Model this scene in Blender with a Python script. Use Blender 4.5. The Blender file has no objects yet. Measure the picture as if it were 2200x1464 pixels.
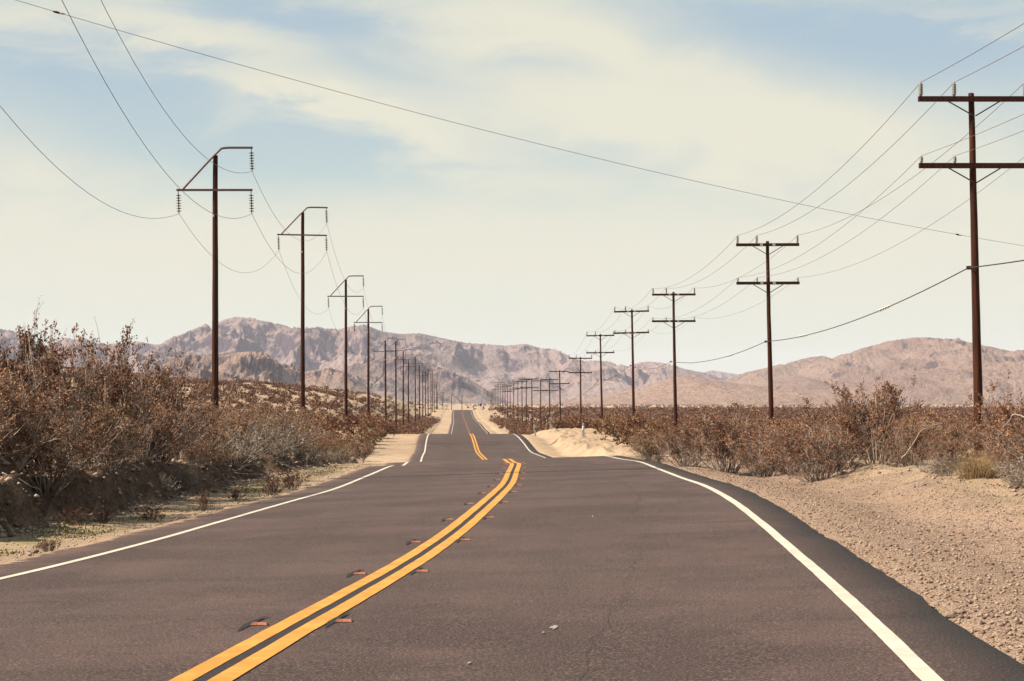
import bpy, math, random
import numpy as np
from mathutils import Vector, Matrix

# ------------------------------------------------------------------ camera, sky, sun, exposure
scene = bpy.context.scene
EYE = 0.0                                   # world z = 0 is the eye level of the photographer
F = 1.6                                     # focal length / picture width
cam = bpy.data.cameras.new("camera")
cam.sensor_width = 36.0
cam.lens = 36.0 * F
cam.clip_start = 0.1
cam.clip_end = 60000
cam_o = bpy.data.objects.new("camera", cam)
scene.collection.objects.link(cam_o)
cam_o.location = (0, 0, 0)
cam_o.rotation_euler = (math.radians(90) + math.atan(148 / 3520), 0, 0)
scene.camera = cam_o

SUN_EL = math.radians(41)
SUN_AZ = math.radians(-101)                 # from +Y, clockwise positive: from the left and a little behind
sun = bpy.data.lights.new("sun", 'SUN')
sun.energy = 5.0
sun.angle = math.radians(0.5)
sun.color = (1.0, 0.865, 0.69)
sun_o = bpy.data.objects.new("sun", sun)
scene.collection.objects.link(sun_o)
sd = Vector((math.sin(SUN_AZ) * math.cos(SUN_EL), math.cos(SUN_AZ) * math.cos(SUN_EL), math.sin(SUN_EL)))
sun_o.rotation_euler = sd.to_track_quat('Z', 'Y').to_euler()
sun_o.location = sd * 100

scene.view_settings.view_transform = 'Standard'
scene.view_settings.look = 'None'
scene.view_settings.exposure = 1.3
scene.view_settings.gamma = 1.0
scene.cycles.max_bounces = 5
scene.cycles.diffuse_bounces = 2
scene.cycles.glossy_bounces = 2
scene.cycles.volume_bounces = 0
scene.cycles.use_denoising = True

world = bpy.data.worlds.new("World")
scene.world = world
world.use_nodes = True


class NT:
    """small helper to write node trees"""
    def __init__(s, tree):
        s.t = tree
        s.t.nodes.clear()

    def n(s, kind, **kw):
        nd = s.t.nodes.new(kind)
        for k, v in kw.items():
            if k == 'ins':
                for a, b in v.items():
                    s.put(nd, a, b)
            else:
                setattr(nd, k, v)
        return nd

    def put(s, nd, a, b):
        sock = nd.inputs[a]
        if isinstance(b, bpy.types.NodeSocket):
            s.t.links.new(b, sock)
        else:
            sock.default_value = b

    def m(s, op, a, b=0.0, c=0.0, clamp=False):
        nd = s.n('ShaderNodeMath', operation=op, use_clamp=clamp)
        s.put(nd, 0, a); s.put(nd, 1, b)
        if op in ('MULTIPLY_ADD', 'SMOOTH_MIN', 'SMOOTH_MAX', 'COMPARE'):
            s.put(nd, 2, c)
        return nd.outputs[0]

    def mix(s, fac, a, b, mode='MIX'):
        nd = s.n('ShaderNodeMix', data_type='RGBA', blend_type=mode)
        s.put(nd, 0, fac); s.put(nd, 6, a); s.put(nd, 7, b)
        return nd.outputs[2]

    def ss(s, x, a, b, lo=0.0, hi=1.0):
        nd = s.n('ShaderNodeMapRange', interpolation_type='SMOOTHSTEP')
        s.put(nd, 0, x); s.put(nd, 1, a); s.put(nd, 2, b); s.put(nd, 3, lo); s.put(nd, 4, hi)
        return nd.outputs[0]

    def noise(s, vec, scale, detail=4, rough=0.55, dist=0.0):
        nd = s.n('ShaderNodeTexNoise')
        if vec is not None:
            s.put(nd, 'Vector', vec)
        s.put(nd, 'Scale', scale); s.put(nd, 'Detail', detail); s.put(nd, 'Roughness', rough); s.put(nd, 'Distortion', dist)
        return nd.outputs[0]

    def vmul(s, vec, f):
        nd = s.n('ShaderNodeVectorMath', operation='MULTIPLY')
        s.put(nd, 0, vec); s.put(nd, 1, f)
        return nd.outputs[0]


def c4(r, g, b):
    return (r, g, b, 1.0)


def build_world():
    w = NT(world.node_tree)
    sky = w.n('ShaderNodeTexSky', sky_type='NISHITA', sun_disc=False)
    sky.sun_elevation = SUN_EL
    sky.sun_rotation = SUN_AZ % (2 * math.pi)
    sky.altitude = 900
    sky.dust_density = 1.6
    sky.air_density = 1.0
    geo = w.n('ShaderNodeTexCoord').outputs['Generated']
    sep = w.n('ShaderNodeSeparateXYZ'); w.put(sep, 0, geo)
    yy = w.m('MAXIMUM', w.m('ABSOLUTE', sep.outputs[1]), 0.15)
    u = w.m('DIVIDE', sep.outputs[0], yy)      # tangent of the bearing
    v = w.m('DIVIDE', sep.outputs[2], yy)      # tangent of the height above the horizon
    cmb = w.n('ShaderNodeCombineXYZ'); w.put(cmb, 0, u); w.put(cmb, 1, w.m('MULTIPLY', v, 2.6)); w.put(cmb, 2, 0.3)
    p = cmb.outputs[0]
    n1 = w.noise(p, 5.5, 6, 0.55, 0.6)
    n2 = w.noise(p, 14.0, 7, 0.6, 0.9)
    # shift the positions with noise so that the cloud edges feather
    wu = w.m('ADD', u, w.m('MULTIPLY', w.m('SUBTRACT', n1, 0.5), 0.16))
    wv = w.m('ADD', v, w.m('MULTIPLY', w.m('SUBTRACT', n2, 0.5), 0.045))

    def blob(cu, cv, ru, rv, rot, amp):
        c, s_ = math.cos(rot), math.sin(rot)
        du = w.m('SUBTRACT', wu, cu); dv = w.m('SUBTRACT', wv, cv)
        a = w.m('ADD', w.m('MULTIPLY', du, c / ru), w.m('MULTIPLY', dv, s_ / ru))
        b = w.m('ADD', w.m('MULTIPLY', du, -s_ / rv), w.m('MULTIPLY', dv, c / rv))
        r2 = w.m('ADD', w.m('MULTIPLY', a, a), w.m('MULTIPLY', b, b))
        g = w.m('POWER', 2.71828, w.m('MULTIPLY', r2, -1.0))
        return w.m('MULTIPLY', g, amp)

    tot = w.ss(v, 0.085, 0.17, 1.0, 0.0)
    tot = w.m('MULTIPLY', tot, 0.9)
    for b in BLOBS:
        tot = w.m('ADD', tot, blob(*b))
    tot = w.m('ADD', w.m('ADD', tot, 0.10), w.m('MULTIPLY', w.m('SUBTRACT', n2, 0.5), 0.85))
    tot = w.m('ADD', tot, w.m('MULTIPLY', w.m('SUBTRACT', n1, 0.5), 0.55))
    mask = w.ss(tot, -0.40, 1.05)
    mask = w.m('MULTIPLY', mask, 0.94)
    skyc = w.mix(1.0, sky.outputs[0], c4(0.085, 0.085, 0.085), 'MULTIPLY')
    thin = w.mix(w.ss(v, 0.10, 0.24), c4(0.60, 0.72, 0.66), c4(0.44, 0.585, 0.665))
    pale = w.mix(0.80, skyc, thin)           # thin high haze over the blue
    low = w.ss(v, 0.02, 0.105, 1.0, 0.0)
    cloud = w.mix(low, c4(0.80, 0.775, 0.62), c4(0.745, 0.785, 0.625))
    col = w.mix(mask, pale, cloud)
    bg = w.n('ShaderNodeBackground'); w.put(bg, 0, col); w.put(bg, 1, 0.415)
    out = w.n('ShaderNodeOutputWorld'); w.put(out, 0, bg.outputs[0])


def uvp(px, py):
    return ((px - 1100) / 3520.0, (880 - py) / 3520.0)


BLOBS = []
for (px, py, rx, ry, rot, amp) in [
        (1150, 40, 330, 75, -8, 0.75),      # high wisp
        (1420, 110, 190, 50, -22, 0.5),
        (1450, 240, 560, 75, -5, 0.8),      # the long central cloud
        (700, 200, 260, 32, -14, 0.75),     # its left tip
        (950, 285, 260, 34, -18, 0.40),
        (1250, 150, 200, 22, -6, -0.18),
        (900, 150, 240, 30, -12, -0.25),
        (2000, 30, 260, 25, -4, 0.35),
        (1850, 330, 500, 110, -12, 0.5),
        (150, 30, 420, 45, -6, 0.55),
        (520, 90, 260, 40, -16, 0.35),
        (60, 330, 300, 90, 0, 0.35),
        (420, 320, 330, 80, -10, -0.62),    # clear gaps
        (760, 350, 300, 45, -10, -0.5),
        (1850, 55, 320, 65, -4, -0.62),
        (640, 20, 200, 45, -10, -0.5),
        (160, 170, 240, 45, -10, -0.5),
        (2150, 120, 250, 60, 0, -0.35)]:
    cu, cv = uvp(px, py)
    BLOBS.append((cu, cv, rx / 3520.0, ry / 3520.0, math.radians(rot), amp))
build_world()

# ------------------------------------------------------------------ helpers
C = scene.collection
rng = np.random.default_rng(7)
random.seed(7)


def tag(o, label=None, cat=None, group=None, kind=None):
    if label: o['label'] = label
    if cat: o['category'] = cat
    if group: o['group'] = group
    if kind: o['kind'] = kind
    return o


def empty(name, loc, rz=0.0, scale=None):
    o = bpy.data.objects.new(name, None)
    o.empty_display_size = 0.3
    C.objects.link(o)
    o.location = loc
    o.rotation_euler = (0, 0, rz)
    if scale: o.scale = scale
    return o


def obj(name, me, mat=None, parent=None, loc=None):
    o = bpy.data.objects.new(name, me)
    C.objects.link(o)
    if mat is not None and not me.materials:
        me.materials.append(mat)
    if parent is not None: o.parent = parent
    if loc is not None: o.location = loc
    return o


def mesh(name, V, Fq, smooth=False, uv=None, attrs=None):
    """V: (n,3) array, Fq: (m,k) array of faces that all have k corners"""
    V = np.asarray(V, dtype=np.float32); Fq = np.asarray(Fq, dtype=np.int32)
    me = bpy.data.meshes.new(name)
    k = Fq.shape[1]
    me.vertices.add(len(V)); me.vertices.foreach_set('co', V.ravel())
    me.loops.add(Fq.size); me.loops.foreach_set('vertex_index', Fq.ravel())
    me.polygons.add(len(Fq))
    me.polygons.foreach_set('loop_start', np.arange(0, Fq.size, k, dtype=np.int32))
    me.polygons.foreach_set('loop_total', np.full(len(Fq), k, dtype=np.int32))
    if smooth:
        me.polygons.foreach_set('use_smooth', np.ones(len(Fq), dtype=bool))
    if uv is not None:
        l = me.uv_layers.new(name='road')
        l.data.foreach_set('uv', np.asarray(uv, dtype=np.float32)[Fq.ravel()].ravel())
    if attrs:
        for a, val in attrs.items():
            at = me.attributes.new(a, 'FLOAT', 'POINT')
            at.data.foreach_set('value', np.asarray(val, dtype=np.float32))
    me.update(calc_edges=True)
    return me


class MB:
    """collects quads; every shape is closed with quads (degenerate-free)"""
    def __init__(s):
        s.v = []; s.f = []; s.t = []

    def add(s, V, Q, T=()):
        n = sum(len(a) for a in s.v)
        s.v.append(np.asarray(V, float))
        s.f += [[i + n for i in q] for q in Q]
        s.t += [[i + n for i in q] for q in T]

    def box(s, x0, x1, y0, y1, z0, z1, M=None):
        V = np.array([(x, y, z) for z in (z0, z1) for y in (y0, y1) for x in (x0, x1)], float)
        if M is not None: V = V @ np.array(M.to_3x3()).T + np.array(M.translation)
        s.add(V, [(0, 2, 3, 1), (4, 5, 7, 6), (0, 1, 5, 4), (2, 6, 7, 3), (0, 4, 6, 2), (1, 3, 7, 5)])

    def bar(s, a, b, w, h):
        """rectangular bar from a to b; w across, h vertical-ish"""
        a = np.array(a, float); b = np.array(b, float)
        d = (b - a) / np.linalg.norm(b - a)
        up = np.array((0, 0, 1.0)) if abs(d[2]) < .9 else np.array((0, 1.0, 0))
        sd_ = np.cross(d, up); sd_ /= np.linalg.norm(sd_); up = np.cross(sd_, d)
        V = [p + sd_ * sx * w / 2 + up * sz * h / 2 for p in (a, b) for sz in (-1, 1) for sx in (-1, 1)]
        s.add(V, [(0, 2, 3, 1), (4, 5, 7, 6), (0, 1, 5, 4), (2, 6, 7, 3), (0, 4, 6, 2), (1, 3, 7, 5)])

    def lathe(s, prof, n=12, M=None):
        """prof: list of (r,z) from bottom to top"""
        V = []; Q = []
        for r, z in prof:
            for i in range(n):
                a = 2 * math.pi * i / n
                V.append((r * math.cos(a), r * math.sin(a), z))
        for j in range(len(prof) - 1):
            for i in range(n):
                Q.append((j * n + i, j * n + (i + 1) % n, (j + 1) * n + (i + 1) % n, (j + 1) * n + i))
        T = []
        V.append((0, 0, prof[0][1])); V.append((0, 0, prof[-1][1]))
        c0, c1 = len(V) - 2, len(V) - 1; L = (len(prof) - 1) * n
        for i in range(n):
            T.append((c0, (i + 1) % n, i)); T.append((c1, L + i, L + (i + 1) % n))
        V = np.array(V)
        if M is not None: V = V @ np.array(M.to_3x3()).T + np.array(M.translation)
        s.add(V, Q, T)

    def tube(s, P, r, n=6):
        P = np.array(P, float); m = len(P)
        R = np.full(m, r) if np.isscalar(r) else np.array(r)
        d = np.gradient(P, axis=0); d /= np.linalg.norm(d, axis=1)[:, None]
        up = np.array((0, 0, 1.0)) if np.abs(d[:, 2]).mean() < .8 else np.array((0, 1.0, 0))
        a = np.cross(d, up); a /= np.linalg.norm(a, axis=1)[:, None]; b = np.cross(a, d)
        V = []
        for j in range(m):
            for i in range(n):
                t = 2 * math.pi * i / n
                V.append(P[j] + R[j] * (a[j] * math.cos(t) + b[j] * math.sin(t)))
        Q = [(j * n + i, j * n + (i + 1) % n, (j + 1) * n + (i + 1) % n, (j + 1) * n + i) for j in range(m - 1) for i in range(n)]
        T = []
        V.append(P[0]); V.append(P[-1]); c0, c1 = len(V) - 2, len(V) - 1; L = (m - 1) * n
        for i in range(n):
            T.append((c0, (i + 1) % n, i)); T.append((c1, L + i, L + (i + 1) % n))
        s.add(V, Q, T)

    def mesh(s, name, smooth=False):
        me = bpy.data.meshes.new(name)
        me.from_pydata(np.concatenate(s.v).tolist(), [], s.f + s.t)
        if smooth:
            me.polygons.foreach_set('use_smooth', np.ones(len(me.polygons), dtype=bool))
        me.update()
        return me

    def build(s, name, mat, parent=None, smooth=False):
        return obj(name, s.mesh(name, smooth), mat, parent)


# ---- numpy gradient noise
_perm = rng.permutation(1024)
_g = rng.normal(size=(1024, 2)); _g /= np.linalg.norm(_g, axis=1)[:, None]


def gn(x, y):
    xi = np.floor(x).astype(np.int64); yi = np.floor(y).astype(np.int64)
    xf = x - xi; yf = y - yi
    def g(a, b, fx, fy):
        h = _perm[(_perm[a & 1023] + b) & 1023]
        return _g[h, 0] * fx + _g[h, 1] * fy
    sx = xf * xf * xf * (xf * (xf * 6 - 15) + 10); sy = yf * yf * yf * (yf * (yf * 6 - 15) + 10)
    a = g(xi, yi, xf, yf); b = g(xi + 1, yi, xf - 1, yf); c = g(xi, yi + 1, xf, yf - 1); d = g(xi + 1, yi + 1, xf - 1, yf - 1)
    return ((a + (b - a) * sx) + ((c + (d - c) * sx) - (a + (b - a) * sx)) * sy) * 1.5


def fbm(x, y, o=4, gain=0.5):
    r = 0; a = 1.0
    for i in range(o):
        r = r + a * gn(x * 2 ** i + 17.3 * i, y * 2 ** i - 9.1 * i); a *= gain
    return r


def ridged(x, y, o=5, gain=0.55):
    r = 0; a = 1.0; w = 1.0
    for i in range(o):
        n = 1 - np.abs(gn(x * 2.03 ** i + 31.7 * i, y * 2.03 ** i + 3.3 * i)) * 1.6
        n = n * n * w; w = np.clip(n * 1.6, 0, 1); r = r + a * n; a *= gain
    return r


def sst(x, a, b):
    t = np.clip((x - a) / (b - a), 0, 1)
    return t * t * (3 - 2 * t)


# ------------------------------------------------------------------ the road's course: (distance, sideways, drop below the eye, cross fall)
RD = np.array([
    (-60.0, -6.9, 1.30, 0.0), (-30.0, -4.7, 1.30, 0.0), (-10.0, -3.1, 1.305, 0.004), (3.0, -2.0391, 1.3236, 0.0117), (6.0, -1.7736, 1.3472, 0.0164),
    (8.0, -1.5969, 1.3663, 0.0194), (10.0, -1.4197, 1.3796, 0.0225), (12.5, -1.203, 1.4045, 0.0262), (15.5, -0.962, 1.4349, 0.0297),
    (19.0, -0.7148, 1.4453, 0.0338), (23.0, -0.4881, 1.4387, 0.0378), (28.0, -0.2699, 1.4602, 0.0382), (34.0, -0.0958, 1.5337, 0.0333),
    (41.0, 0.0117, 1.5598, 0.0251), (48.0, 0.0971, 1.5886, 0.0174), (54.0, -0.0183, 1.7467, 0.0313), (60.0, -0.2068, 1.8155, 0.0307),
    (68.0, -0.4818, 2.1222, 0.0258), (78.0, -0.8791, 2.5667, 0.0172), (88.0, -1.3103, 2.8237, 0.0103), (96.0, -1.6745, 2.8422, 0.0059),
    (104.0, -2.0278, 2.8672, 0.0018), (112.0, -2.3487, 2.8608, -0.0017), (121.0, -2.7348, 2.4841, -0.0032), (130.0, -3.0975, 2.1855, -0.0024),
    (138.0, -3.4112, 2.0926, -0.0016), (148.0, -3.785, 2.2108, -0.0005), (165.0, -4.3698, 2.8181, 0.0005), (190.0, -5.1106, 3.7981, 0.0009),
    (220.0, -5.8779, 4.6161, 0.0007), (260.0, -6.8061, 5.3058, -0.0008), (300.0, -7.8005, 5.431, -0.0059), (340.0, -8.867, 4.6782, -0.0139),
    (375.0, -10.0479, 4.5953, -0.0153), (415.0, -11.3955, 4.2735, -0.0095), (460.0, -12.7959, 3.9975, -0.0038), (510.0, -14.524, 3.8566, -0.0047),
    (560.0, -16.3438, 3.5123, -0.0089), (610.0, -18.2098, 2.5922, -0.0096), (660.0, -19.9142, 1.4783, -0.0065), (705.0, -21.2319, 0.4539, -0.004),
    (740.0, -22.3, 0.25, -0.002), (790.0, -23.8, 1.2, 0), (860.0, -26.0, 3.4, 0), (950.0, -28.8, 5.2, 0), (1100.0, -33.5, 4.6, 0), (1400.0, -43.0, 1.0, 0),
    (2000.0, -62, -3.5, 0), (3000.0, -94, -9.0, 0), (4500.0, -142, -17.0, 0), (7000.0, -220, -30.0, 0), (12000.0, -380, -60.0, 0)])


def spl(col, x):
    """Catmull-Rom through the table (non-uniform, monotone end slopes)"""
    K = RD[:, 0]; y = RD[:, col]; n = len(K)
    m = np.gradient(y, K)
    i = np.clip(np.searchsorted(K, x) - 1, 0, n - 2); h = K[i + 1] - K[i]; t = (x - K[i]) / h
    return ((2 * t**3 - 3 * t**2 + 1) * y[i] + (t**3 - 2 * t**2 + t) * h * m[i] + (-2 * t**3 + 3 * t**2) * y[i + 1] + (t**3 - t**2) * h * m[i + 1])


def rx(Y): return spl(1, np.asarray(Y, float))
def rz(Y): return -spl(2, np.asarray(Y, float))
def re_(Y): return spl(3, np.asarray(Y, float))


_ty = np.linspace(-60, 12000, 24121)
_tz = rz(_ty); _kk = np.exp(-0.5 * (np.arange(-240, 241) / 90.0) ** 2); _kk /= _kk.sum()
_ts = np.convolve(np.pad(_tz, 240, mode='edge'), _kk, mode='valid')


def bank_foot(o, Y):
    wob = fbm(Y * 0.33, Y * 0 + 4.2, 4) * 0.5 + (np.abs(gn(Y * 0.9, o * .15 + 1.0)) - .3) * 0.75 + fbm(Y * 2.1, o * 1.2, 3) * .16
    return -6.35 + wob + 0.9 * sst(Y, 70, 110) * -1


def ground(o, Y):
    """height of the ground at sideways distance o from the road's middle and distance Y"""
    o = np.asarray(o, float); Y = np.asarray(Y, float)
    z = rz(Y); e = re_(Y)
    far = sst(np.abs(o), 28, 80)
    base = z * (1 - far) + np.interp(Y, _ty, _ts) * far + e * np.clip(o, -4.6, 4.6) * (1 - far)
    X = rx(Y) + o
    rough = np.clip(0.25 + Y / 300.0, 0, 1.2)
    # shoulders
    r = base - 0.10 * sst(np.abs(o), 2.6, 3.6) * (1 - sst(np.abs(o), 3.95, 4.5)) - 0.05
    fine = fbm(X * 1.7, Y * 1.7, 4) * 0.018 + fbm(X * 0.35, Y * 0.35, 3) * 0.05
    r = r + fine * sst(np.abs(o), 4.3, 5.6)
    # left cut bank
    foot = bank_foot(o, Y)
    hb = np.interp(Y, [-60, 10, 21, 28, 37, 50, 75, 120, 170, 320, 700, 900], [.95, .95, .88, .66, .5, .42, .3, .5, .45, .3, .15, 0])
    hb = hb * (1 + 0.30 * gn(Y * 0.6, Y * 0 + 8.0) + .15 * fbm(Y * 1.7, o * .8, 3))
    soft = np.interp(Y, [0, 60, 140], [0.32, 0.6, 1.2])
    t = np.clip((foot - o) / soft, 0, 1)
    lb = t * t * (3 - 2 * t) * hb + np.clip(foot - o, 0, 14) * 0.02
    r = r + lb * (o < 0)
    r = r + (lb > .02) * (t < 1) * (ridged(X * 1.3, Y * 1.3, 4) - .9) * .16 * np.clip(hb * 1.6, 0, 1) * (o < 0) * np.clip(4 * t * (1 - t) + .1, 0, 1)
    # right berm
    wr = fbm(Y * 0.16, Y * 0 + 9.7, 3) * 0.55
    hr = np.interp(Y, [-60, 14, 30, 50, 70, 85, 100, 122, 136, 155, 200, 700, 900], [.22, .22, .22, .2, .2, .33, .56, .54, .45, .3, .2, .1, 0])
    fr = 6.1 + wr - 0.6 * sst(Y, 80, 105)
    br = sst(o, fr, fr + 1.25 + wr * .4)
    r = r + br * hr * (1 + .25 * gn(X * .9, Y * .5) + .32 * fbm(X * 1.6, Y * 1.1, 4)) * (o > 0)
    r = r - 0.12 * np.exp(-((o - 5.7) / 0.6) ** 2) * .8
    # open desert
    am = sst(np.abs(o), 8, 30)
    r = r + am * rough * (fbm(X * 0.09, Y * 0.09, 4) * 0.35)
    # sandy rise on the left
    lo = np.clip(-o - 15, 0, None)
    hill = np.interp(lo, [0, 5, 13, 27, 42, 56, 85, 140, 300], [0, 1.6, 5.2, 8.2, 10.0, 10.6, 12, 18, 26]) * sst(Y, 130, 440) * (1 - sst(Y, 580, 950) * .7) * (o < 0)
    hill = hill * (1 + 0.10 * fbm(X * 0.02, Y * 0.012, 3))
    r = r + hill
    r = r + sst(np.abs(o), 200, 1200) * 1.2 * fbm(X * .004, Y * .004, 3)
    return r


def gz(X, Y):
    X = np.asarray(X, float)
    return ground(X - rx(Y), Y)


# ------------------------------------------------------------------ materials
MATS = {}


def material(name):
    m = bpy.data.materials.new(name)
    m.use_nodes = True
    MATS[name] = m
    return m, NT(m.node_tree)


ALB = 0.455                                   # overall darkness of every surface


def finish(w, col, rough=0.8, bump=None, bstr=0.3, bdist=0.02, metal=0.0, spec=0.3):
    col = w.mix(1.0, col, c4(ALB, ALB, ALB), 'MULTIPLY') if isinstance(col, bpy.types.NodeSocket) else col
    bs = w.n('ShaderNodeBsdfPrincipled')
    w.put(bs, 'Base Color', col); w.put(bs, 'Roughness', rough); w.put(bs, 'Metallic', metal)
    w.put(bs, 'Specular IOR Level', spec)
    if bump is not None:
        b = w.n('ShaderNodeBump'); w.put(b, 'Height', bump); w.put(b, 'Strength', bstr); w.put(b, 'Distance', bdist)
        w.put(bs, 'Normal', b.outputs[0])
    out = w.n('ShaderNodeOutputMaterial'); w.put(out, 0, bs.outputs[0])
    return bs


def simple(name, a, b, scale=6.0, rough=0.7, bstr=0.2, bdist=0.01, spec=0.3, metal=0.0, stretch=(1, 1, 1), lo=.35, hi=.65):
    m, w = material(name)
    co = w.n('ShaderNodeTexCoord').outputs['Object']
    v = w.vmul(co, stretch)
    n = w.noise(v, scale, 5, 0.6)
    finish(w, w.mix(w.ss(n, lo, hi), c4(*a), c4(*b)), rough, n, bstr, bdist, metal, spec)
    return m


def mat_asphalt():
    m, w = material('asphalt')
    co = w.n('ShaderNodeTexCoord').outputs['Object']
    uv = w.n('ShaderNodeUVMap', uv_map='road').outputs[0]
    sp = w.n('ShaderNodeSeparateXYZ'); w.put(sp, 0, uv)
    off, st = sp.outputs[0], sp.outputs[1]
    grain = w.noise(co, 62.0, 4, 0.85)
    grain2 = w.noise(w.vmul(co, (1.0, 0.55, 1.0)), 22.0, 3, 0.8)
    patch = w.noise(co, 0.55, 5, 0.6, 0.4)
    big = w.noise(co, 0.12, 3, 0.5)
    lng = w.noise(w.vmul(uv, (1.6, 0.10, 1.0)), 1.0, 4, 0.6, 0.3)       # streaks along the lanes
    crs = w.noise(w.vmul(uv, (0.16, 1.1, 1.0)), 1.0, 5, 0.6, 0.6)       # faint bands across
    base = w.mix(w.ss(patch, 0.36, 0.64), c4(0.058, 0.031, 0.031), c4(0.126, 0.074, 0.069))
    base = w.mix(w.ss(crs, 0.52, 0.66, 0, 0.75), base, c4(0.050, 0.030, 0.027))
    base = w.mix(w.ss(lng, 0.5, 0.70, 0, 0.5), base, c4(0.055, 0.034, 0.030))
    base = w.mix(w.ss(big, 0.45, 0.7, 0, 0.25), base, c4(0.185, 0.125, 0.100))
    # oil-darkened middle of each lane
    for cc in (-1.8, 1.8):
        d = w.m('ABSOLUTE', w.m('SUBTRACT', off, cc))
        base = w.mix(w.ss(d, 0.15, 0.85, 0.30, 0.0), base, c4(0.048, 0.030, 0.027))
    # newer, darker asphalt beyond the right edge line
    ed = w.ss(w.m('ADD', off, w.m('MULTIPLY', w.m('SUBTRACT', patch, 0.5), 0.05)), 3.62, 3.72)
    base = w.mix(w.m('MULTIPLY', ed, 0.38), base, c4(0.066, 0.040, 0.035))
    base = w.mix(w.ss(grain, 0.50, 0.64, 0, 0.85), base, c4(0.35, 0.235, 0.19))
    base = w.mix(w.ss(grain, 0.50, 0.36, 0, 0.9), base, c4(0.022, 0.015, 0.016))
    base = w.mix(w.ss(grain2, 0.60, 0.78, 0, 0.25), base, c4(0.21, 0.155, 0.135))
    dust = w.m('ADD', w.m('ABSOLUTE', off), w.m('MULTIPLY', w.m('SUBTRACT', w.noise(co, 3.5, 6, 0.75), 0.5), 1.1))
    base = w.mix(w.ss(dust, 4.24, 4.36, 0, 0.8), base, c4(0.50, 0.35, 0.235))
    h = w.m('ADD', w.m('MULTIPLY', grain, 0.7), w.m('MULTIPLY', grain2, 0.6))
    finish(w, base, 0.82, h, 0.35, 0.006, 0, 0.25)
    return m


def mat_paint(name, ca, cb, worn):
    m, w = material(name)
    co = w.n('ShaderNodeTexCoord').outputs['Object']
    g = w.noise(co, 60.0, 4, 0.7)
    p = w.noise(co, 4.0, 5, 0.65)
    col = w.mix(w.ss(p, 0.35, 0.7), c4(*ca), c4(*cb))
    wear = w.m('MULTIPLY', w.ss(g, 0.60, 0.74), w.ss(p, 0.42, 0.7))
    col = w.mix(w.m('MULTIPLY', wear, worn), col, c4(0.10, 0.075, 0.068))
    finish(w, col, 0.65, g, 0.2, 0.004, 0, 0.3)
    return m


def mat_ground():
    m, w = material('desert_ground')
    co = w.n('ShaderNodeTexCoord').outputs['Object']
    gravel = w.n('ShaderNodeAttribute', attribute_name='gravel').outputs['Fac']
    green = w.n('ShaderNodeAttribute', attribute_name='green').outputs['Fac']
    cut = w.n('ShaderNodeAttribute', attribute_name='cut').outputs['Fac']
    n0 = w.noise(co, 0.06, 4, 0.6)
    n1 = w.noise(co, 0.9, 6, 0.65)
    n2 = w.noise(co, 7.0, 5, 0.7)
    n3 = w.noise(co, 42.0, 4, 0.75)
    col = w.mix(w.ss(n1, 0.3, 0.7), c4(0.60, 0.42, 0.28), c4(0.80, 0.61, 0.44))
    col = w.mix(w.ss(n0, 0.35, 0.7, 0, 0.6), col, c4(0.50, 0.36, 0.245))
    col = w.mix(w.ss(n2, 0.54, 0.75, 0, 0.4), col, c4(0.38, 0.26, 0.18))
    # gravel strip
    vo = w.n('ShaderNodeTexVoronoi'); w.put(vo, 'Vector', co); w.put(vo, 'Scale', 62.0); w.put(vo, 'Randomness', 1.0)
    vr = w.n('ShaderNodeSeparateXYZ'); w.put(vr, 0, vo.outputs['Color'])
    gc = w.mix(vr.outputs[0], c4(0.44, 0.28, 0.205), c4(0.84, 0.60, 0.46))
    gc = w.mix(w.ss(vr.outputs[1], 0.86, 0.93), gc, c4(0.60, 0.50, 0.41))
    gc = w.mix(w.ss(vr.outputs[1], 0.34, 0.24), gc, c4(0.11, 0.066, 0.055))
    gc = w.mix(w.ss(n2, 0.4, 0.65, 0, 0.55), gc, c4(0.70, 0.50, 0.365))
    gm = w.m('MULTIPLY', gravel, w.ss(n1, 0.25, 0.5, 0.55, 1.0))
    col = w.mix(gm, col, gc)
    # weeds starting on the verge
    gn_ = w.m('MULTIPLY', green, w.ss(n1, 0.46, 0.60))
    gcol = w.mix(w.ss(n3, 0.35, 0.65), c4(0.20, 0.19, 0.05), c4(0.36, 0.33, 0.10))
    gn_ = w.m('MULTIPLY', gn_, w.m('SUBTRACT', 1.0, cut, clamp=True))
    col = w.mix(w.m('MULTIPLY', gn_, 0.65), col, gcol)
    # earth of the cut bank, its shade put into a darker colour
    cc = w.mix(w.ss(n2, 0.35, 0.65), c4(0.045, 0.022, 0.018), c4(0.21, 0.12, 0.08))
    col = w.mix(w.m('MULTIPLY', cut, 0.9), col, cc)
    col = w.mix(w.ss(n3, 0.54, 0.68, 0, 0.55), col, c4(0.74, 0.60, 0.46))
    col = w.mix(w.ss(n3, 0.46, 0.33, 0, 0.6), col, c4(0.20, 0.125, 0.09))
    h = w.m('ADD', w.m('MULTIPLY', n2, 1.0), w.m('MULTIPLY', n3, 0.6))
    h = w.m('ADD', h, w.m('MULTIPLY', w.m('MULTIPLY', w.m('SUBTRACT', 0.6, vo.outputs['Distance']), gravel), 0.5))
    finish(w, col, 0.95, h, 0.95, 0.035, 0, 0.1)
    return m


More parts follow.
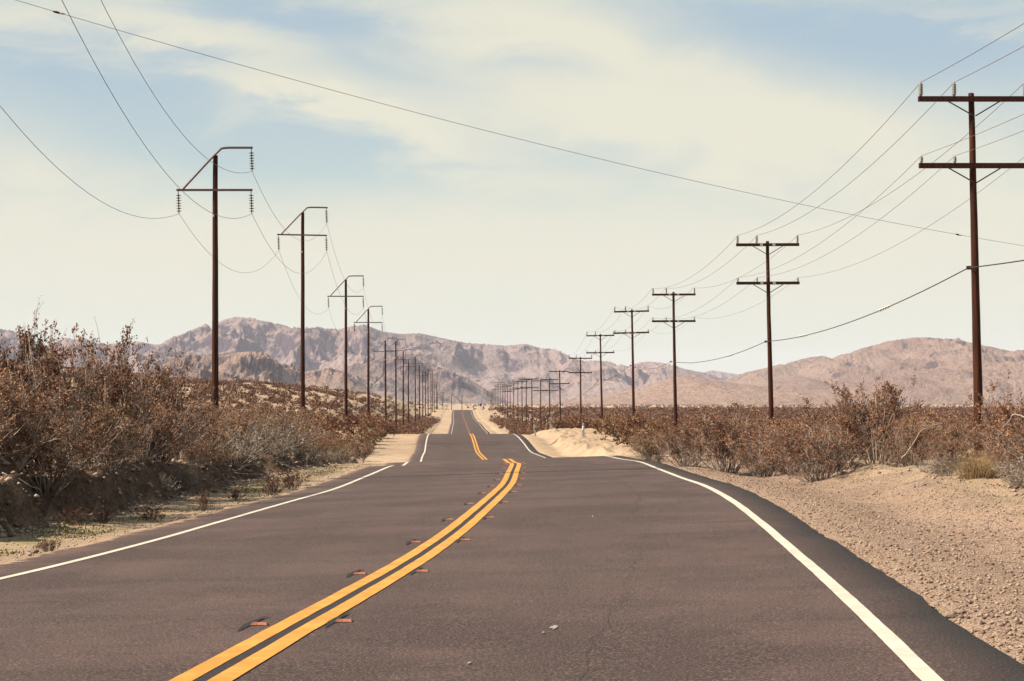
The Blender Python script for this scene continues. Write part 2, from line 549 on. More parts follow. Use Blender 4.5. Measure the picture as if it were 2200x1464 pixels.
def mat_mountain(name, a, b, rock, scale, dens):  # rock: rock colour with the slopes' bluish shadow put into it
    m, w = material(name)
    co = w.n('ShaderNodeTexCoord').outputs['Object']
    ge = w.n('ShaderNodeNewGeometry')
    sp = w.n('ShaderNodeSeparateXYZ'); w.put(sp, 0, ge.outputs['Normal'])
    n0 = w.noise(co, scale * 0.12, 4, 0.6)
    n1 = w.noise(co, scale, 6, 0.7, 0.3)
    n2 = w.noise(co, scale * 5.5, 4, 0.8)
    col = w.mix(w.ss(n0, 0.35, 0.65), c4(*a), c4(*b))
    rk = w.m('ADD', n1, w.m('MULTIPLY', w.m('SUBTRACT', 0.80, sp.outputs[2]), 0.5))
    col = w.mix(w.ss(rk, 0.55 - dens, 0.66 - dens, 0, 0.9), col, c4(*rock))  # dark rock patches, with the slopes' bluish shadow put into their colour
    col = w.mix(w.ss(n2, 0.54, 0.66, 0, 0.5), col, c4(rock[0] * .6, rock[1] * .6, rock[2] * .75))  # darker patches of the same rock and shadow colour
    col = w.mix(w.ss(n2, 0.42, 0.30, 0, 0.4), col, c4(min(1, b[0] * 1.35), min(1, b[1] * 1.3), min(1, b[2] * 1.25)))
    h = w.m('ADD', n1, w.m('MULTIPLY', n2, 0.28))
    finish(w, col, 0.95, h, 1.0, 26.0, 0, 0.05)
    return m


def mat_wood(name, a, b, c):
    m, w = material(name)
    co = w.n('ShaderNodeTexCoord').outputs['Object']
    n1 = w.noise(w.vmul(co, (22, 22, 0.7)), 1.0, 5, 0.65)
    n2 = w.noise(co, 1.3, 4, 0.6)
    n3 = w.noise(w.vmul(co, (60, 60, 3.0)), 1.0, 4, 0.7)
    col = w.mix(w.ss(n1, 0.35, 0.65), c4(*a), c4(*b))
    col = w.mix(w.ss(n2, 0.45, 0.7, 0, 0.7), col, c4(*c))
    col = w.mix(w.ss(n3, 0.60, 0.72, 0, 0.6), col, c4(a[0] * .4, a[1] * .4, a[2] * .4))
    finish(w, col, 0.85, n1, 0.5, 0.01, 0, 0.15)
    return m


def mat_leaf(name, cols, rgh=0.7, tint=0.0):
    m, w = material(name)
    oi = w.n('ShaderNodeObjectInfo').outputs['Random']
    at = w.n('ShaderNodeAttribute', attribute_name='tone').outputs['Fac']
    r = w.n('ShaderNodeValToRGB')
    w.put(r, 0, w.m('ADD', w.m('MULTIPLY', at, 0.72), w.m('MULTIPLY', oi, 0.28)))
    el = r.color_ramp.elements
    while len(el) < len(cols): el.new(0.5)
    for i, c in enumerate(cols):
        el[i].position = i / (len(cols) - 1); el[i].color = c4(*c)
    rc = w.mix(w.ss(oi, 0.5, 0.95, 0, tint), r.outputs[0], w.mix(1.0, r.outputs[0], c4(0.72, 0.92, 0.70), 'MULTIPLY'))
    bs = finish(w, rc, rgh, None, spec=0.25)
    tr = w.n('ShaderNodeBsdfTranslucent'); w.put(tr, 0, w.mix(1.0, r.outputs[0], c4(ALB, ALB, ALB), 'MULTIPLY'))
    mx = w.n('ShaderNodeMixShader'); w.put(mx, 0, 0.12); w.put(mx, 1, bs.outputs[0]); w.put(mx, 2, tr.outputs[0])
    for nd in w.t.nodes:
        if nd.type == 'OUTPUT_MATERIAL': w.put(nd, 0, mx.outputs[0])
    return m


mat_asphalt()
mat_paint('white_paint', (0.76, 0.70, 0.58), (0.94, 0.89, 0.77), 0.8)
mat_paint('yellow_paint', (0.76, 0.33, 0.045), (0.98, 0.49, 0.08), 0.8)
simple('black_paint', (0.018, 0.010, 0.014), (0.05, 0.032, 0.034), 30, 0.75)
simple('old_splash', (0.30, 0.26, 0.22), (0.62, 0.57, 0.50), 45, 0.8)
simple('faded_yellow', (0.30, 0.13, 0.05), (0.44, 0.20, 0.07), 2.0, 0.8)
simple('shade_reflector_black', (0.008, 0.005, 0.007), (0.022, 0.014, 0.016), 40, 0.7)  # near-black for the painted recess shade and the post reflectors
simple('crack_fill', (0.04, 0.028, 0.028), (0.075, 0.052, 0.048), 20, 0.9)
mat_ground()
MAT_M = {
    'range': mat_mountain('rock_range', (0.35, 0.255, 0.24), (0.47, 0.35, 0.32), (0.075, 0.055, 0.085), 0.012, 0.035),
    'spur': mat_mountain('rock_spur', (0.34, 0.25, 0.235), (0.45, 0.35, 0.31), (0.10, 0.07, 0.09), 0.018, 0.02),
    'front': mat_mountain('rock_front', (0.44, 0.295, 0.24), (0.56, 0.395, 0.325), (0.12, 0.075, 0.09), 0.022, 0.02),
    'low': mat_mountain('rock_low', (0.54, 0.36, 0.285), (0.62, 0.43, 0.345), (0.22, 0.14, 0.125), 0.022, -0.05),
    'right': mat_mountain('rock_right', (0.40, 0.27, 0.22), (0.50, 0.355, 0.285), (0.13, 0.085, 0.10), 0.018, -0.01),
}
mat_wood('pole_wood', (0.030, 0.009, 0.005), (0.115, 0.034, 0.014), (0.065, 0.019, 0.010))
mat_wood('arm_wood', (0.035, 0.010, 0.007), (0.085, 0.027, 0.014), (0.06, 0.019, 0.012))
simple('steel_arm', (0.105, 0.055, 0.058), (0.15, 0.085, 0.085), 5, 0.55, metal=0.2)
simple('iron', (0.05, 0.025, 0.022), (0.10, 0.05, 0.045), 8, 0.6, metal=0.3)
simple('porcelain', (0.26, 0.235, 0.205), (0.36, 0.33, 0.29), 8, 0.35, spec=0.5)
simple('brown_glaze', (0.045, 0.016, 0.014), (0.09, 0.03, 0.024), 8, 0.3, spec=0.5)
simple('aluminium_wire', (0.20, 0.12, 0.11), (0.28, 0.18, 0.16), 3, 0.6)
simple('cable_black', (0.035, 0.022, 0.022), (0.06, 0.04, 0.038), 3, 0.6)
simple('wrap_white', (0.9, 0.86, 0.78), (1.0, 0.97, 0.9), 30, 0.5)
simple('tag_metal', (0.55, 0.50, 0.42), (0.75, 0.70, 0.60), 12, 0.5)
simple('marker_orange', (0.30, 0.09, 0.05), (0.56, 0.21, 0.115), 30, 0.55)
simple('post_white', (0.85, 0.80, 0.72), (0.98, 0.95, 0.88), 12, 0.6)
simple('sign_blue', (0.012, 0.035, 0.22), (0.02, 0.05, 0.28), 12, 0.5)
simple('stone', (0.30, 0.20, 0.155), (0.52, 0.41, 0.33), 9, 0.9, 0.5, 0.02)
simple('bark_pale', (0.18, 0.11, 0.09), (0.80, 0.66, 0.56), 5, 0.85, stretch=(1, 1, .5), lo=.38, hi=.62)
simple('bark_dark', (0.10, 0.058, 0.045), (0.26, 0.17, 0.135), 9, 0.85)
simple('bark_dry', (0.40, 0.31, 0.25), (0.68, 0.58, 0.49), 9, 0.9)
mat_leaf('leaf_creosote', [(0.06, 0.020, 0.013), (0.21, 0.083, 0.042), (0.44, 0.20, 0.10), (0.72, 0.385, 0.22), (1.0, 0.74, 0.53)], 0.7, 0.6)
mat_leaf('leaf_red', [(0.10, 0.03, 0.018), (0.20, 0.07, 0.038), (0.29, 0.125, 0.07), (0.36, 0.2, 0.12)])
mat_leaf('leaf_dry', [(0.30, 0.22, 0.165), (0.44, 0.34, 0.265), (0.56, 0.46, 0.38), (0.64, 0.55, 0.47)])
mat_leaf('grass_dry', [(0.42, 0.27, 0.13), (0.56, 0.38, 0.19), (0.66, 0.48, 0.27)])
mat_leaf('grass_green', [(0.15, 0.14, 0.035), (0.22, 0.20, 0.055), (0.38, 0.33, 0.12)])
mat_leaf('scrub_leaf', [(0.09, 0.034, 0.02), (0.19, 0.082, 0.044), (0.33, 0.165, 0.09), (0.54, 0.31, 0.185)])

# ------------------------------------------------------------------ ground sheet
def seg_space(pts):
    out = []
    for a, b, s in pts:
        n = max(1, int(round((b - a) / s)))
        out.append(np.linspace(a, b, n, endpoint=False))
    return np.unique(np.round(np.concatenate(out), 4))


def growth(a, b, s0, k):
    out = [a]; s = s0
    while out[-1] < b:
        out.append(out[-1] + s); s *= k
    out[-1] = b
    return np.array(out)


def build_ground():
    oc = seg_space([(-14, -8, .3), (-8, -5.2, .07), (-5.2, -3.2, .15), (-3.2, 3.2, 1.6), (3.2, 5.4, .15), (5.4, 9, .12), (9, 14, .3)])
    oc = np.concatenate([-growth(14, 6000, .5, 1.085)[::-1], oc[1:], growth(14, 6000, .5, 1.085)])
    Yr = np.concatenate([np.arange(-58, 4, 2.0), np.arange(4, 60, 0.2), growth(60, 800, .3, 1.0045), growth(800, 11000, 6, 1.05)[1:]])
    O, Y = np.meshgrid(oc, Yr)
    Z = ground(O, Y)
    X = rx(Y) + O
    nr, nc = O.shape
    V = np.stack([X, Y, Z], -1).reshape(-1, 3)
    i = np.arange(nr * nc).reshape(nr, nc)
    Q = np.stack([i[:-1, :-1], i[:-1, 1:], i[1:, 1:], i[1:, :-1]], -1).reshape(-1, 4)
    wob = fbm(Y * .4, O * .4, 3) * .5
    gravel = sst(O, 3.6, 4.4) * (1 - sst(O + wob, 6.6, 7.9)) * (1 - sst(Y, 60, 100))
    gravel = np.maximum(gravel, .35 * sst(-O, 3.6, 4.4) * (1 - sst(-O, 4.9, 5.3)) * (1 - sst(Y, 60, 100)))
    green = sst(-O + wob * .5, 4.6, 5.2) * (1 - sst(-O, 6.2, 6.8)) * (1 - sst(Y, 46, 62))
    green = np.maximum(green, .45 * sst(O + wob, 6.2, 6.9) * (1 - sst(O, 8.2, 9)) * (1 - sst(Y, 40, 60)))
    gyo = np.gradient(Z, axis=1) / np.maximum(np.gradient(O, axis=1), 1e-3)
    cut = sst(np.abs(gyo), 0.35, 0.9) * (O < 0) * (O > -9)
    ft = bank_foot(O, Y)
    cut = np.maximum(cut, sst(ft + .1 - O, 0, .15) * (1 - sst(ft - O, .7, 1.3)) * (1 - sst(Y, 60, 95)) * .95)  # shade-dark colour spread over the whole bank face and lip
    me = mesh('ground', V, Q, True, None, {'gravel': gravel.ravel(), 'green': green.ravel(), 'cut': cut.ravel()})
    tag(obj('ground', me, MATS['desert_ground']), kind='structure')


build_ground()

# ------------------------------------------------------------------ road with its painted lines
LANE = 3.6


def strip(o0, o1, dz, Y0, Y1, wob0=0.0, wob1=0.0, seed=0, ncol=1, skirt=0.0, mode='road'):
    if Y0 > 62: Y = growth(Y0, Y1, 1.2, 1.002)
    else: Y = np.concatenate([np.arange(max(Y0, -55), min(Y1, 62), 0.12 if ncol == 1 else 0.25), growth(62, Y1, .3, 1.004)[0:]]) if Y1 > 62 else np.arange(Y0, Y1 + .01, 0.12)
    sl = np.gradient(rx(Y), Y); nn = np.sqrt(1 + sl ** 2)
    a = o0 + wob0 * fbm(Y * .9, Y * 0 + seed, 5, .65); b = o1 + wob1 * fbm(Y * .9, Y * 0 + seed + 5.5, 5, .65)
    cols = [a + (b - a) * k / ncol for k in range(ncol + 1)]
    pts = []; uv = []
    for k, o in enumerate(cols):
        z = rz(Y) + re_(Y) * o + dz + 0.0 * Y
        pts.append(np.stack([rx(Y) + o / nn, Y - o * sl / nn, z], -1)); uv.append(np.stack([o, Y], -1))
    if skirt:
        pts = [pts[0] + np.array([-.03, 0, -skirt])] + pts + [pts[-1] + np.array([.03, 0, -skirt])]
        uv = [uv[0]] + uv + [uv[-1]]
    P = np.stack(pts, 1); U = np.stack(uv, 1); nr, nc = P.shape[:2]
    i = np.arange(nr * nc).reshape(nr, nc)
    Q = np.stack([i[:-1, :-1], i[:-1, 1:], i[1:, 1:], i[1:, :-1]], -1).reshape(-1, 4)
    return mesh(mode, P.reshape(-1, 3), Q, True, U.reshape(-1, 2))


road = obj('road', strip(-4.38, 4.10, 0.0, -55, 900, .14, .03, 3.0, 16, .14, 'road'), MATS['asphalt'])
tag(road, kind='structure')
obj('edge_line', strip(-LANE - .05, -LANE + .05, .005, -55, 880, .004, .004, 1.0, mode='edge_line'), MATS['white_paint'], road)
obj('edge_line', strip(LANE - .052, LANE + .052, .005, -55, 880, .004, .004, 2.0, mode='edge_line'), MATS['white_paint'], road)
obj('centre_line', strip(-.160, -.038, .006, -55, 300, .005, .004, 7.0, mode='centre_line'), MATS['yellow_paint'], road)
obj('centre_line', strip(.038, .165, .006, -55, 300, .004, .005, 8.0, mode='centre_line'), MATS['yellow_paint'], road)
obj('faded_centre_line', strip(-.150, -.045, .006, 301, 880, .005, .004, 7.0, mode='centre_line'), MATS['faded_yellow'], road)
obj('faded_centre_line', strip(.045, .155, .006, 301, 880, .004, .005, 8.0, mode='centre_line'), MATS['faded_yellow'], road)
obj('centre_gap', strip(-.043, .043, .003, -55, 150, .004, .004, 9.0, mode='centre_gap'), MATS['black_paint'], road)


def roadpt(o, Y, dz=0.0):
    h = 0.1
    sl = float((rx(Y + h) - rx(Y - h)) / (2 * h)); nn = math.sqrt(1 + sl * sl)
    return Vector((float(rx(Y)) + o / nn, Y - o * sl / nn, float(rz(Y) + re_(Y) * o) + dz)), math.atan(-sl)


def decal(name, pts, dz, mat):
    """small flat patch on the road given as outline points (offset, distance)"""
    V = [tuple(roadpt(o, y, dz)[0]) for o, y in pts]
    me = bpy.data.meshes.new(name); me.from_pydata(V, [], [list(range(len(V)))]); me.update()
    return obj(name, me, MATS[mat], road)


def blobpts(o, y, ro, ry, n=14, rr=.35):
    return [(o + ro * math.cos(t) * (1 + rr * (random.random() - .5)), y + ry * math.sin(t) * (1 + rr * (random.random() - .5)))
            for t in [2 * math.pi * k / n for k in range(n)]]


decal('paint_splash', blobpts(1.66, 10.3, .022, .10, 18, 1.1), .006, 'old_splash')
decal('paint_splash', blobpts(1.61, 10.05, .009, .035, 10, .9), .006, 'old_splash')
decal('paint_splash', blobpts(1.30, 8.85, .010, .035, 12, 1.1), .006, 'old_splash')
decal('paint_splash', blobpts(1.62, 21.3, .010, .06, 10, .3), .006, 'white_paint')


def crack(pts, wdt, n=60, seed=0):
    pts = np.array(pts); t = np.linspace(0, len(pts) - 1, n)
    o = np.interp(t, range(len(pts)), pts[:, 0]); y = np.interp(t, range(len(pts)), pts[:, 1])
    o = o + fbm(t * 3 + seed, t * 0 + 3.1, 4, .6) * .06; y = y + fbm(t * 3, t * 0 + 8.1 + seed, 3) * .04
    ww = wdt * (0.45 + .8 * np.abs(gn(t * 4.0, t * 0 + 1.5 + seed)))
    V = []; Q = []
    for k in range(n):
        V.append(tuple(roadpt(o[k] - ww[k], y[k], .003)[0])); V.append(tuple(roadpt(o[k] + ww[k], y[k], .003)[0]))
        if k: Q.append((2 * k - 2, 2 * k - 1, 2 * k + 1, 2 * k))
    me = bpy.data.meshes.new('crack'); me.from_pydata(V, [], Q); me.update()
    obj('crack', me, MATS['crack_fill'], road)


crack([(1.95, 5.5), (1.93, 9.0), (2.05, 12.5), (2.15, 16), (2.25, 19)], .0018, 160, 1)
crack([(2.15, 21), (2.35, 26), (2.3, 33)], .005, 90, 4)
crack([(-3.3, 47.5), (-1.5, 47.9), (.6, 47.6), (2.2, 48.3), (3.9, 48.1)], .035, 60, 9)
crack([(-3.9, 43.0), (-2.0, 43.6), (-.4, 43.3)], .025, 40, 12)

# raised markers along the double line
MB_ = MB()
MB_.add([(-.055, -.035, 0), (.055, -.035, 0), (.055, .035, 0), (-.055, .035, 0), (-.047, -.014, .014), (.047, -.014, .014), (.047, .014, .014), (-.047, .014, .014)],
        [(0, 3, 2, 1), (4, 5, 6, 7), (0, 1, 5, 4), (1, 2, 6, 5), (2, 3, 7, 6), (3, 0, 4, 7)])
me_marker = MB_.mesh('housing'); me_marker.materials.append(MATS['marker_orange'])
sl_ = [(-.052, -.36), (-.080, -.22), (-.105, -.02), (-.095, .22), (-.050, .52), (-.052, .2), (-.050, 0), (-.050, -.2)]  # dark sheet beside the marker: shaded wall of its recess, painted on
me_slot_shade = bpy.data.meshes.new('slot_shade')
me_slot_shade.from_pydata([(x, y, 0.0) for x, y in sl_], [], [(0, 7, 6, 5, 4, 3, 2, 1)]); me_slot_shade.update(); me_slot_shade.materials.append(MATS['shade_reflector_black'])
ORD = ['first', 'second', 'third', 'fourth', 'fifth', 'sixth', 'seventh', 'eighth', 'ninth', 'tenth', 'eleventh', 'twelfth', 'thirteenth',
       'fourteenth', 'fifteenth', 'sixteenth', 'seventeenth', 'eighteenth', 'nineteenth', 'twentieth', 'twenty-first', 'twenty-second',
       'twenty-third', 'twenty-fourth', 'twenty-fifth', 'twenty-sixth', 'twenty-seventh', 'twenty-eighth', 'twenty-ninth'] + \
      ['thirtieth'] + ['thirty-' + w_ for w_ in 'first second third fourth fifth sixth seventh eighth ninth'.split()]
for k in range(12):
    for sd_, side in ((-1, 'left'), (1, 'right')):
        p, a = roadpt(sd_ * .265, 10.62 + 3.66 * k + (.0 if sd_ < 0 else .12), .0045)
        r = empty('road_marker', p, a)
        where = 'nearest' if k == 0 else ORD[k] + ' nearest'
        tag(r, 'orange raised road marker %s of the double yellow line, %s' % (side, where), 'road marker',
            'raised markers along the double yellow line')
        obj('housing', me_marker, None, r)
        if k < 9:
            obj('slot_shade', me_slot_shade, None, r)

# ------------------------------------------------------------------ mountains
def mountain(name, D, prof, depth, mat, nx, ny, amp, fscale, seed, zb, kx=1.0, sh=0.75):
    """a range whose crest stands about D metres away; prof gives bearings and heights of the crest"""
    prof = np.array(prof, float)
    Xp = (prof[:, 0] - 1100) / 3520 * D; Zp = (880 - prof[:, 1]) / 3520 * D
    X = np.linspace(Xp[0], Xp[-1], nx)
    ridge = np.interp(X, Xp, Zp)
    S = np.concatenate([np.linspace(-1, 0.15, int(ny * .85), endpoint=False), np.linspace(.15, 1, ny - int(ny * .85))])
    XX, SS = np.meshgrid(X, S)
    YY = D + SS * depth
    wx = XX * fscale; wy = YY * fscale
    warp = fbm(wx * .7 + seed, wy * .7, 3) * .5
    rg = ridged(wx + warp + seed, wy * kx + warp * .6, 7, .56)
    rg = .6 * rg / 1.7 + .4 * (.5 + .45 * fbm(wx * .8 + 3.3 * seed, wy * .8, 6, .55))
    RR = np.interp(XX + gn(wx * .5 + seed + 9, wy * .5) * depth * .16 * np.abs(SS), X, ridge)
    sp = fbm(wx * .45 + seed * 2, wy * .1, 3)
    tt = np.clip(1 - np.abs(SS - .02) / (1 + .25 * sp), 0, 1)
    env = np.clip(tt, 0, 1) ** sh
    H = (RR - zb) * env
    H = H * (1 - amp * (1 - rg) * (0.35 + .65 * np.clip(4 * tt * (1 - tt) + .25, 0, 1)))
    H = H + fbm(wx * 6 + seed, wy * 6, 5, .62) * (RR - zb) * .022 * (env > 0) * np.clip(env * 3, 0, 1)
    H = H * (sst(S, -1, -.86) * (1 - sst(S, .9, 1)))[:, None]
    el = np.where(H > 0, (H + zb) / YY, -1)
    top = el.max(0); want = ridge / D
    ratio = (want - zb / D) / np.maximum(top - zb / D, 1e-4)
    k = max(3, nx // 260); ker = np.hanning(2 * k + 1); ker /= ker.sum()
    ratio = np.convolve(np.pad(ratio, k, mode='edge'), ker, mode='valid')
    H = H * np.clip(ratio, .2, 3)[None, :] + zb - (tt <= 0.001) * 8
    H[0] -= 40; H[-1] -= 40
    V = np.stack([XX, YY, H], -1).reshape(-1, 3)
    i = np.arange(len(S) * nx).reshape(len(S), nx)
    Q = np.stack([i[:-1, :-1], i[:-1, 1:], i[1:, 1:], i[1:, :-1]], -1).reshape(-1, 4)
    me = mesh(name, V, Q, True)
    return tag(obj(name, me, mat), kind='structure')


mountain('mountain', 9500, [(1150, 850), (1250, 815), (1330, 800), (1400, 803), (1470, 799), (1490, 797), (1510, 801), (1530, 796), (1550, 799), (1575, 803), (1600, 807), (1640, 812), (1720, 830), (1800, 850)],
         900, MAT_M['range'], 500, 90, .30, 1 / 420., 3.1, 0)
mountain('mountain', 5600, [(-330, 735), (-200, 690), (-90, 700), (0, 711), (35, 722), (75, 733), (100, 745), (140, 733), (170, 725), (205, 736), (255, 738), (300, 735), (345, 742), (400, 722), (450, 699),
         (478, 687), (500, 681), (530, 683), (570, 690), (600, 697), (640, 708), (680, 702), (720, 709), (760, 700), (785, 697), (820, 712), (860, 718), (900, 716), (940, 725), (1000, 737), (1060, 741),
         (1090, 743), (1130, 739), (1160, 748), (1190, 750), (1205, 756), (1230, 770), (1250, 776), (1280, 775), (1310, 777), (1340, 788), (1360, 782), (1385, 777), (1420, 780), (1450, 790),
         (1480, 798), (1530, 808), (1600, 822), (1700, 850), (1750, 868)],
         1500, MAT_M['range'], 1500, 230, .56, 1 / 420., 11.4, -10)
mountain('hills', 3900, [(620, 868), (700, 815), (780, 782), (840, 764), (880, 760), (905, 768), (940, 787), (970, 798), (1000, 812), (1030, 828), (1060, 848), (1090, 862), (1120, 872)],
         720, MAT_M['spur'], 800, 170, .66, 1 / 260., 5.9, -4)
mountain('hills', 2700, [(200, 868), (270, 838), (320, 806), (350, 796), (380, 772), (405, 760), (430, 763), (455, 770), (480, 764), (520, 757), (560, 755), (590, 768), (620, 790), (650, 800),
         (680, 795), (705, 790), (735, 800), (770, 825), (810, 850), (850, 866), (900, 876)],
         520, MAT_M['front'], 900, 180, .55, 1 / 170., 8.8, -4)
mountain('hills', 3000, [(1080, 874), (1140, 864), (1200, 862), (1260, 858), (1320, 846), (1380, 832), (1440, 814), (1480, 808), (1530, 815), (1580, 823), (1640, 831), (1700, 845), (1760, 850), (1850, 866), (1900, 876)],
         700, MAT_M['low'], 900, 140, .30, 1 / 240., 14.2, -4)
mountain('mountain', 4300, [(1480, 868), (1540, 838), (1580, 815), (1605, 800), (1640, 792), (1700, 777), (1770, 765), (1850, 750), (1885, 742), (1920, 731), (1960, 726), (2000, 725), (2060, 729), (2110, 740),
         (2150, 748), (2200, 760), (2300, 785), (2420, 815), (2550, 850), (2650, 872)],
         1300, MAT_M['right'], 1300, 220, .46, 1 / 400., 21.7, -6)

# ------------------------------------------------------------------ power poles
def post_mesh(h, r0, r1, seed, lean=0.0):
    """round tapered trunk of wood, foot at z=-0.6, top at z=h"""
    n = 14; zs = np.concatenate([[-.6], np.linspace(0, h - .02, 16), [h]])
    V = []; rnd = np.random.default_rng(seed)
    wob = rnd.normal(0, .012, (len(zs), 2)).cumsum(0) * .35
    for j, z in enumerate(zs):
        r = r0 + (r1 - r0) * max(0, z) / h
        if j == len(zs) - 1: r *= .88
        for i in range(n):
            a = 2 * math.pi * i / n
            rr = r * (1 + .03 * math.sin(3 * a + seed) + rnd.normal(0, .006))
            V.append((wob[j, 0] + lean * (z - h) + rr * math.cos(a), wob[j, 1] + rr * math.sin(a), z))
    m = len(zs)
    wob_top = (wob[-1, 0], wob[-1, 1])
    Q = [(j * n + i, j * n + (i + 1) % n, (j + 1) * n + (i + 1) % n, (j + 1) * n + i) for j in range(m - 1) for i in range(n)]
    V.append((wob[-1, 0], wob[-1, 1], h)); c = len(V) - 1; L = (m - 1) * n
    T = [(c, L + i, L + (i + 1) % n) for i in range(n)]
    me = bpy.data.meshes.new('post'); me.from_pydata(V, [], Q + T)
    me.polygons.foreach_set('use_smooth', np.ones(len(me.polygons), dtype=bool)); me.update()
    me.materials.append(MATS['pole_wood'])
    return me


# shared part meshes of the right-hand poles (z measured from the pole top)
ARM_Z = (-.19, -2.06)
def arm_mesh():
    b = MB(); b.box(-1.53, 1.53, -.055, .055, -.07, .07); return b.mesh('crossarm')
def brace_mesh(s):
    b = MB(); b.bar((s * .72, -.075, -.08), (s * .02, -.075 - .06, -.50), .012, .035)
    return b.mesh('brace')
def ins_mesh(h, r, n):
    b = MB(); pr = [(.02, -.16), (.02, .0), (r * .7, .01)]
    for k in range(n):
        z = .03 + (h - .07) * k / n; dz = (h - .07) / n
        pr += [(r * .72, z), (r, z + dz * .3), (r, z + dz * .6), (r * .72, z + dz * .95)]
    pr += [(r * .55, h - .03), (r * .3, h)]
    b.lathe(pr, 10); return b.mesh('insulator', True)
def band_mesh(s):
    b = MB(); b.box(s * .30 - .07, s * .30 + .07, -.059, -.0555, -.055, .055)
    return b.mesh('nameplate')


M_arm = arm_mesh(); M_arm.materials.append(MATS['arm_wood'])
M_brace = [brace_mesh(-1), brace_mesh(1)]; [m_.materials.append(MATS['iron']) for m_ in M_brace]
M_big = ins_mesh(.38, .062, 7); M_big.materials.append(MATS['porcelain'])
M_small = ins_mesh(.19, .05, 3); M_small.materials.append(MATS['porcelain'])
M_band = [band_mesh(-1), band_mesh(1)]; [m_.materials.append(MATS['tag_metal']) for m_ in M_band]
INS_X = (-1.46, -.53, 1.45)

# (distance, bearing px of the 2200-wide photo, height of top above the eye, lean, arm tilt)
RP = [(11.5, None, 8.75, 0, 0), (45.5, 2095, 8.84, -.012, 0), (79.5, 1652, 8.19, -.018, 0), (115, 1446, 8.25, -.025, .012), (143, 1358, 8.74, -.02, .02), (179, 1290, 8.25, -.022, .018), (212, 1246, 6.8, -.015, 0),
      (250, 1203, 5.98, -.02, .01), (284, 1180, 5.35, -.015, .0), (318, 1161, 5.7, -.01, 0), (354, 1142.7, 6.75, -.01, 0), (390, 1130.6, 7.3, 0, 0), (424, 1121.6, 7.4, -.01, 0), (458, 1112.7, 8.05, 0, 0),
      (494, 1103, 8.1, -.01, 0), (530, 1096.3, 8.0, 0, 0), (566, 1090.5, 8.2, 0, 0), (602, 1085, 8.7, 0, 0), (640, 1080.5, 10., 0, 0), (680, 1075, 11.4, 0, 0), (720, 1070, 12., 0, 0), (762, 1065.3, 11.4, 0, 0),
      (806, 1061.2, 10., 0, 0), (850, 1057.5, 9.7, 0, 0), (890, 1055.3, 9.5, 0, 0), (935, 1053.2, 5.4, 0, 0)]
RPX = []
LINE_R = 'power poles in the right row'
for k, (Y, px, top, lean, tilt) in enumerate(RP):
    X = 13.75 if px is None else (px - 1100) / 3520 * Y
    RPX.append((X, Y, top, tilt))
    zb = float(gz(X, Y)) - .02
    h = top - zb
    bx = X - lean * h * .0
    r = empty('power_pole', (X, Y, zb)); r.rotation_euler = (.004 * math.sin(k * 5.1), .006 * math.sin(k * 2.3 + 1), 0) if k > 1 else (0, 0, 0)
    kk = k
    ordw = 'just out of the frame' if k == 0 else ('nearest and tallest of the right row' if k == 1 else ORD[k - 1] + ' from the camera in the right row')
    tag(r, 'wooden power pole with two crossarms, ' + ordw, 'power pole', LINE_R)
    obj('post', post_mesh(h, .135, .08, 100 + k, lean * .7), None, r)
    near = k < 10
    for az in ARM_Z:
        a = obj('crossarm', M_arm, None, r); a.location = (0, -.13, h + az)
        a.rotation_euler = (0, -tilt, .02 * math.sin(k * 3.0))
        if near:
            for q in (0, 1):
                b = obj('brace', M_brace[q], None, r); b.location = (0, -.13, h + az)
                if 1 < k < 6: obj('nameplate', M_band[q], None, a)
        if k < 20:
            for ix in INS_X:
                big = az == ARM_Z[0]
                c = obj('insulator', M_big if big else M_small, None, a); c.location = (ix, 0, .085)

# left row: steel arm structures with hanging insulator strings
def left_arm_meshes():
    b = MB(); b.bar((-1.80, 0, 0), (1.81, 0, 0), .09, .10); lower = b.mesh('crossarm')
    b = MB()
    pts = [(-1.50, .05), (-.18, 1.50), (.30, 1.98)]
    for t in np.linspace(0, 1, 7)[1:]:
        a = math.radians(45) * (1 - t); pts.append((.30 + .62 * (math.sin(math.radians(45)) - math.sin(a)) * 1.0 / .707 * .75, 1.98 + .62 * (math.cos(a) - math.cos(math.radians(45))) * .25 / .2929 * .33 / .25 * .25 / .33 * .3))
    x1, z1 = pts[-1]
    pts.append((1.81, z1))
    b.tube([(x, 0, z) for x, z in pts], .055, 4)
    upper = b.mesh('bent_arm')
    b = MB(); pr = [(.015, -1.08), (.03, -1.05), (.015, -1.0)]
    for k in range(7):
        z = -.98 + k * .125
        pr += [(.03, z), (.115, z + .012), (.115, z + .032), (.03, z + .05), (.02, z + .09)]
    pr += [(.02, -.05), (.02, 0)]
    b.lathe(pr, 8); st = b.mesh('insulator_string', True)
    b = MB(); b.lathe([(.128, -.05), (.128, .05)], 14); tg = b.mesh('pole_tag')
    lower.materials.append(MATS['steel_arm']); upper.materials.append(MATS['steel_arm']); st.materials.append(MATS['brown_glaze']); tg.materials.append(MATS['tag_metal'])
    return lower, upper, st, tg, z1


